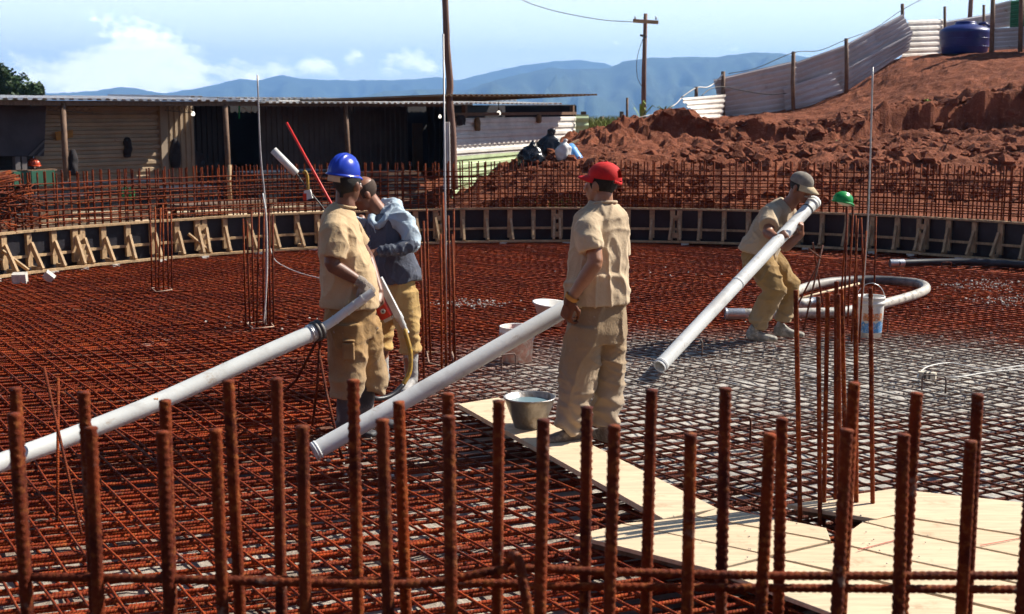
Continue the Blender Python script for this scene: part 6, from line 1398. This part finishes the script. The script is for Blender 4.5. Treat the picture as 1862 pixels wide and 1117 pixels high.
b = MB(); b.lathe(c, [(0, 0), (.56, 0), (.60, .04), (.66, .30), (.69, .56), (.70, .60), (.69, .64), (.66, .68), (.52, .76), (.30, .82), (.28, .84), (.28, .88), (.24, .90), (0, .91)], 40); b.obj('tank_body', BLUT, TK, True)
for h, r_ in ((.20, .645), (.42, .68)): b = MB(); b.lathe(c+Za*h, [(r_-.02, -.02), (r_+.016, 0), (r_-.01, .02)], 40); b.obj('hoop', BLUT, TK, True)
b = MB(); b.tube([c+Vector((.25, -.3, .80)), c+Vector((.40, -.34, .84)), c+Vector((.55, -.36, .74))], .04, 10); b.obj('inlet', BLUT, TK, True)
# wires and ropes
def cable(label, pts, r, mat, cat='wire'): b = MB(); b.tube(bez(pts, 6), r, 5); return tag(b.obj('cable', mat, None, True), label, cat)
ROPE = M('white rope', (.62, .60, .56), .8)
cable('sagging wire strung along the posts of the hill fence', [atY(1325, 134, 34.3), atY(1375, 124, 34.3), atY(1443, 96, 34.3), atY(1490, 92, 34.5), atY(1539, 72, 34.7), atY(1590, 52, 35.2), atY(1641, 18, 35.8), atY(1690, -8, 36)], .010, DARKRUB)
cable('white rope running from the leaning white sheet up to the first fence post', [atY(1238, 178, 32.5), atY(1266, 160, 33), atY(1285, 159, 33.6), atY(1298, 152, 34.2), atY(1314, 136, 34.3)], .016, ROPE, 'rope')
cable('loose cable drooping across the lower fence sheets', [atY(1276, 174, 33.3), atY(1292, 162, 33.8), atY(1315, 158, 34.2), atY(1350, 165, 34.3), atY(1395, 172, 34.3), atY(1430, 170, 34.35)], .014, ROPE if False else DARKRUB)
cable('white rope lying from the grass up over the earth mound', [atY(1130, 220, 30.5), atY(1170, 212, 30.5), atY(1198, 205, 31), atY(1225, 192, 31.8), atY(1238, 180, 32.4)], .013, ROPE, 'rope')
UP = thing('utility_pole', 'slim wooden utility pole with a short crossarm rising against the mountains', 'utility pole', tuple(atY(1170, 225, 40)))
b = MB(); b.tube([atY(1170, 245, 40), atY(1171, 130, 40), atY(1174, 25, 40)], [.085, .075, .062], 10); b.obj('shaft', POLEW, UP, True)
b = MB(); b.bar(atY(1151, 38, 39.9), atY(1197, 41, 39.9), .09, .11); b.obj('crossarm', TIMBER, UP); b = MB(); b.bar(atY(1164, 64, 39.92), atY(1176, 68, 39.92), .06, .06); b.obj('bracket', DARKRUB, UP)
for x in (1155, 1193): b = MB(); b.lathe(atY(x, 36, 39.9), [(.03, 0), (.045, .03), (.02, .05), (.04, .08), (0, .11)], 10); b.obj('insulator', STEEL, UP, True)
cable('overhead wire running from the utility pole crossarm to the upper left', [atY(1150, 40, 39.9), atY(1100, 37, 39.9), atY(1040, 27, 39.9), atY(990, 15, 39.9), atY(945, -2, 39.9), atY(880, -40, 39.9)], .012, DARKRUB); cable('slack wire hanging down the left side of the utility pole', [atY(1171, 66, 39.9), atY(1164, 85, 39.9), atY(1158, 110, 39.9), atY(1159, 140, 39.9), atY(1168, 160, 39.9)], .010, DARKRUB)
for k, (x, y0, y1) in enumerate(((1130, 203, 238), (1140, 178, 236), (1094, 212, 238))): b = MB(); b.tube([atY(x, y1+12, 31), atY(x+.5, y0, 31)], .05 if k != 1 else .03, 8); tag(b.obj('stump_post', OLDWOOD, None, True), ['short dark post standing in the grass, left of a thinner taller one', 'thin tall stake standing in the grass beside a short dark post', 'thin short stake at the left end of the grass'][k], 'post')

# ------------------------------------------------------------------ plants
LEAF = M('dark tree foliage', (.030, .062, .018), .6, var=.5, scale=1.2, col2=(.07, .11, .03), lo=.5, hi=.65); BARK = M('dark bark', (.07, .05, .035), .9, var=.3, bump=.4)
GRASSM = M('dry green grass', (.20, .24, .05), .7, var=.4, scale=3, col2=(.34, .28, .09), lo=.5, hi=.65); PALM = M('yellow green leaves', (.22, .30, .05), .6, var=.3, scale=4); SPIKY = M('spiky dark green leaves', (.07, .12, .035), .6, var=.4, scale=6)
def tree(label, px, py, Y, rx, rz, seed, n=2600):
    rnd = random.Random(seed); c = atY(px, py, Y); t_ = thing('tree', label, 'tree', (c.x, c.y, -.5))
    b = MB(); b.tube(bez([Vector((c.x, c.y, -.6)), Vector((c.x+.1, c.y, c.z-rz*.6)), Vector((c.x, c.y, c.z+rz*.3))], 5), [.22-.012*i for i in range(11)], 9)
    for i in range(7): a = rnd.uniform(0, 6.28); b.tube([Vector((c.x, c.y, c.z-rz*.5)), c+Vector((math.cos(a)*rx*.4, math.sin(a)*rx*.4, rnd.uniform(-.1, .3)*rz)), c+Vector((math.cos(a)*rx*.8, math.sin(a)*rx*.8, rnd.uniform(0, .5)*rz))], [.09, .06, .02], 6)
    b.obj('trunk', BARK, t_, True)
    cl_ = []
    for i in range(26):
        a, e = rnd.uniform(0, 6.28), rnd.uniform(-.5, 1.4); k = rnd.uniform(.45, .95); cl_.append((c+Vector((math.cos(a)*math.cos(e)*rx*k, math.sin(a)*math.cos(e)*rx*k, math.sin(e)*rz*k)), rnd.uniform(.22, .42)*rx))
    b = MB()
    for i in range(n):
        p0, r_ = rnd.choice(cl_); d = Vector((rnd.gauss(0, 1), rnd.gauss(0, 1), rnd.gauss(0, 1))).normalized()*r_*rnd.uniform(.6, 1.08); p = p0+d
        u = Vector((rnd.gauss(0, 1), rnd.gauss(0, 1), rnd.gauss(0, .6))).normalized(); v = u.orthogonal(); v.rotate(Quaternion(u, rnd.uniform(0, 6.28))); L_ = rnd.uniform(.06, .13)*max(1, rx/1.4)
        b.add([p-u*L_, p+v*L_*.55, p+u*L_, p-v*L_*.55], [(0, 1, 2, 3)])
    b.obj('crown', LEAF, t_); return t_
tree('large dark leafy tree rising behind the shed roof at the left edge', 8, 172, 60, 1.25, 1.25, 1, 4200); tree('small dark round tree just right of the big one behind the shed roof', 63, 176, 60, .55, .58, 2, 1600); tree('dark bushy tree low between the two behind the shed roof', 40, 182, 61, .75, .6, 3, 1800)
random.seed(44); gr = MB()
for i in range(2600):
    px = random.uniform(1062, 1182); Y = random.uniform(29.5, 33); base = atY(px, 243-(Y-29.5)*1.5, Y); h = random.uniform(.18, .42)*(1 if px < 1150 else .8); d = Vector((random.gauss(0, .12), random.gauss(0, .12), h)); w_ = Vector((.010, random.uniform(-.01, .01), 0))
    gr.add([base-w_, base+w_, base+d*.6+w_*.7+Vector((0, 0, 0)), base+d*1.0+Vector((random.gauss(0, .05), 0, 0)), base+d*.6-w_*.7], [(0, 1, 2, 3, 4)])
tag(gr.obj('grass', GRASSM), 'dry green grass along the top of the bank', kind='stuff')
def tuft(label, cat, px, py, Y, n, L_, mat, w_=.02, up=.7, seed=1):
    rnd = random.Random(seed); c = atY(px, py, Y); t_ = thing('plant', label, cat, tuple(c))
    for i in range(n):
        a = rnd.uniform(0, 6.28); d = Vector((math.cos(a)*(1-up*rnd.uniform(.6, 1.1)), math.sin(a)*(1-up*rnd.uniform(.6, 1.1)), up)).normalized()*L_*rnd.uniform(.6, 1.1); s_ = Vector((-math.sin(a), math.cos(a), 0))*w_
        P = [c, c+d*.5+s_, c+d*.5-s_, c+d*.85+Vector((d.x*.3, d.y*.3, -.06*L_))+s_*.6, c+d*.85+Vector((d.x*.3, d.y*.3, -.06*L_))-s_*.6, c+d+Vector((d.x*.5, d.y*.5, -.25*L_))]
        b = MB(); b.add(P, [(0, 1, 2), (2, 1, 3, 4), (4, 3, 5)]); b.obj('leaf', mat, t_)
    return t_
tuft('tall yellow green palm like plant beside the utility pole', 'plant', 1165, 228, 36, 16, .95, PALM, .035, .9, 1); tuft('spiky dark green plant on the crest of the mound', 'plant', 1208, 208, 29.5, 34, .30, SPIKY, .016, .6, 2); tuft('tiny green weed growing in the earth below the fence', 'weed', 1341, 234, 27.5, 12, .14, PALM, .02, .6, 3); tuft('tiny green weed growing on the bank near the middle right', 'weed', 1525, 262, 25.7, 10, .12, PALM, .02, .6, 4); tuft('tiny green weed on the upper slope of the hill', 'weed', 1686, 188, 29.5, 9, .14, PALM, .02, .6, 5)
random.seed(50); wd = MB()
for i in range(420):
    px = random.gauss(1010, 30); Y = random.uniform(20.9, 22.2); py = random.uniform(368, 386); base = atY(px, py, Y); d = Vector((random.gauss(0, .05), random.gauss(0, .05), random.uniform(.05, .2))); w_ = Vector((.012, 0, 0)); wd.add([base-w_, base+w_, base+d], [(0, 1, 2)])
tag(wd.obj('weeds', GRASSM), 'thin green weeds growing behind the middle of the cage', kind='stuff')

# ------------------------------------------------------------------ mountains and air
FOREST = M('distant forest', (.030, .050, .022), .95, var=.45, scale=.012)
def ridge(name, label, prof, Y, depth, base, seed, amp):
    xs = np.arange(prof[0][0], prof[-1][0]+1, 8.); ysp = np.interp(xs, [p[0] for p in prof], [p[1] for p in prof]); rows = 26; b = MB()
    for j in range(-4, rows+1):
        t_ = j/rows
        for i, (x, y) in enumerate(zip(xs, ysp)):
            top = atY(x, y+2.2*noise.noise(Vector((x*.035, seed, 0)))+1.5*noise.noise(Vector((x*.11, seed, 5))), Y)
            if j <= 0: z = top.z+(j/4)*(top.z-base)*.8; Yy = Y-j*depth/rows*2
            else:
                q = t_**.85; sp_ = 1-abs(noise.noise(Vector((x*.011+t_*.8, t_*1.2, seed))))*2.4; sp2 = 1-abs(noise.noise(Vector((x*.035-t_, t_*3, seed+4))))*2.2
                z = top.z*(1-q)+base*q+amp*(sp_*1.0+sp2*.55)*math.sin(min(1, t_*1.15)*math.pi)*.9; Yy = Y-depth*t_; z = min(z, CAMZ+(top.z-CAMZ)*Yy/Y-1)
            b.v.append((top.x*Yy/Y, Yy, z))
    w_ = len(xs)
    for j in range(rows+4):
        for i in range(w_-1): q = j*w_+i; b.f.append((q, q+w_, q+w_+1, q+1)); b.mi.append(0)
    return tag(b.obj(name, FOREST, None, True), label, kind='structure')
ridge('mountains', 'far blue mountain range', [(-900, 150), (-400, 165), (-100, 176), (80, 170), (170, 166), (215, 158), (245, 160), (300, 171), (345, 163), (400, 152), (436, 143), (470, 147), (512, 136), (545, 143), (600, 146), (720, 146), (770, 143), (800, 140), (832, 146), (890, 132), (950, 119), (1010, 112), (1066, 109), (1100, 117), (1150, 132), (1400, 140), (1900, 150), (2600, 160)], 6800, 1500, -140, 3.1, 70)
ridge('mountains', 'nearer blue mountain range', [(540, 210), (620, 184), (700, 166), (780, 163), (850, 164), (900, 146), (960, 132), (1000, 124), (1062, 126), (1108, 124), (1132, 111), (1180, 106), (1240, 104), (1300, 104), (1370, 96), (1420, 98), (1480, 106), (1600, 116), (1900, 120), (2300, 132), (2700, 150)], 4700, 1500, -120, 8.7, 75)
hz = MB(); x0, x1, y0, y1, z0, z1 = -7600, 7600, -7600, 7700, -175, 350
hz.add([(x0, y0, z0), (x1, y0, z0), (x1, y1, z0), (x0, y1, z0), (x0, y0, z1), (x1, y0, z1), (x1, y1, z1), (x0, y1, z1)], [(3, 2, 1, 0), (4, 5, 6, 7), (0, 1, 5, 4), (1, 2, 6, 5), (2, 3, 7, 6), (3, 0, 4, 7)])
hm = bpy.data.materials.new('haze'); hm.use_nodes = True; t = NT(hm.node_tree); t.n.clear(); pv = t.new('ShaderNodeVolumePrincipled'); pv.inputs['Color'].default_value = (.27, .53, 1.0, 1); pv.inputs['Density'].default_value = 2.1e-4; pv.inputs['Anisotropy'].default_value = .15
oo = t.new('ShaderNodeOutputMaterial'); t.l.new(pv.outputs[0], oo.inputs['Volume']); tag(hz.obj('haze', hm), 'bluish air', kind='stuff')
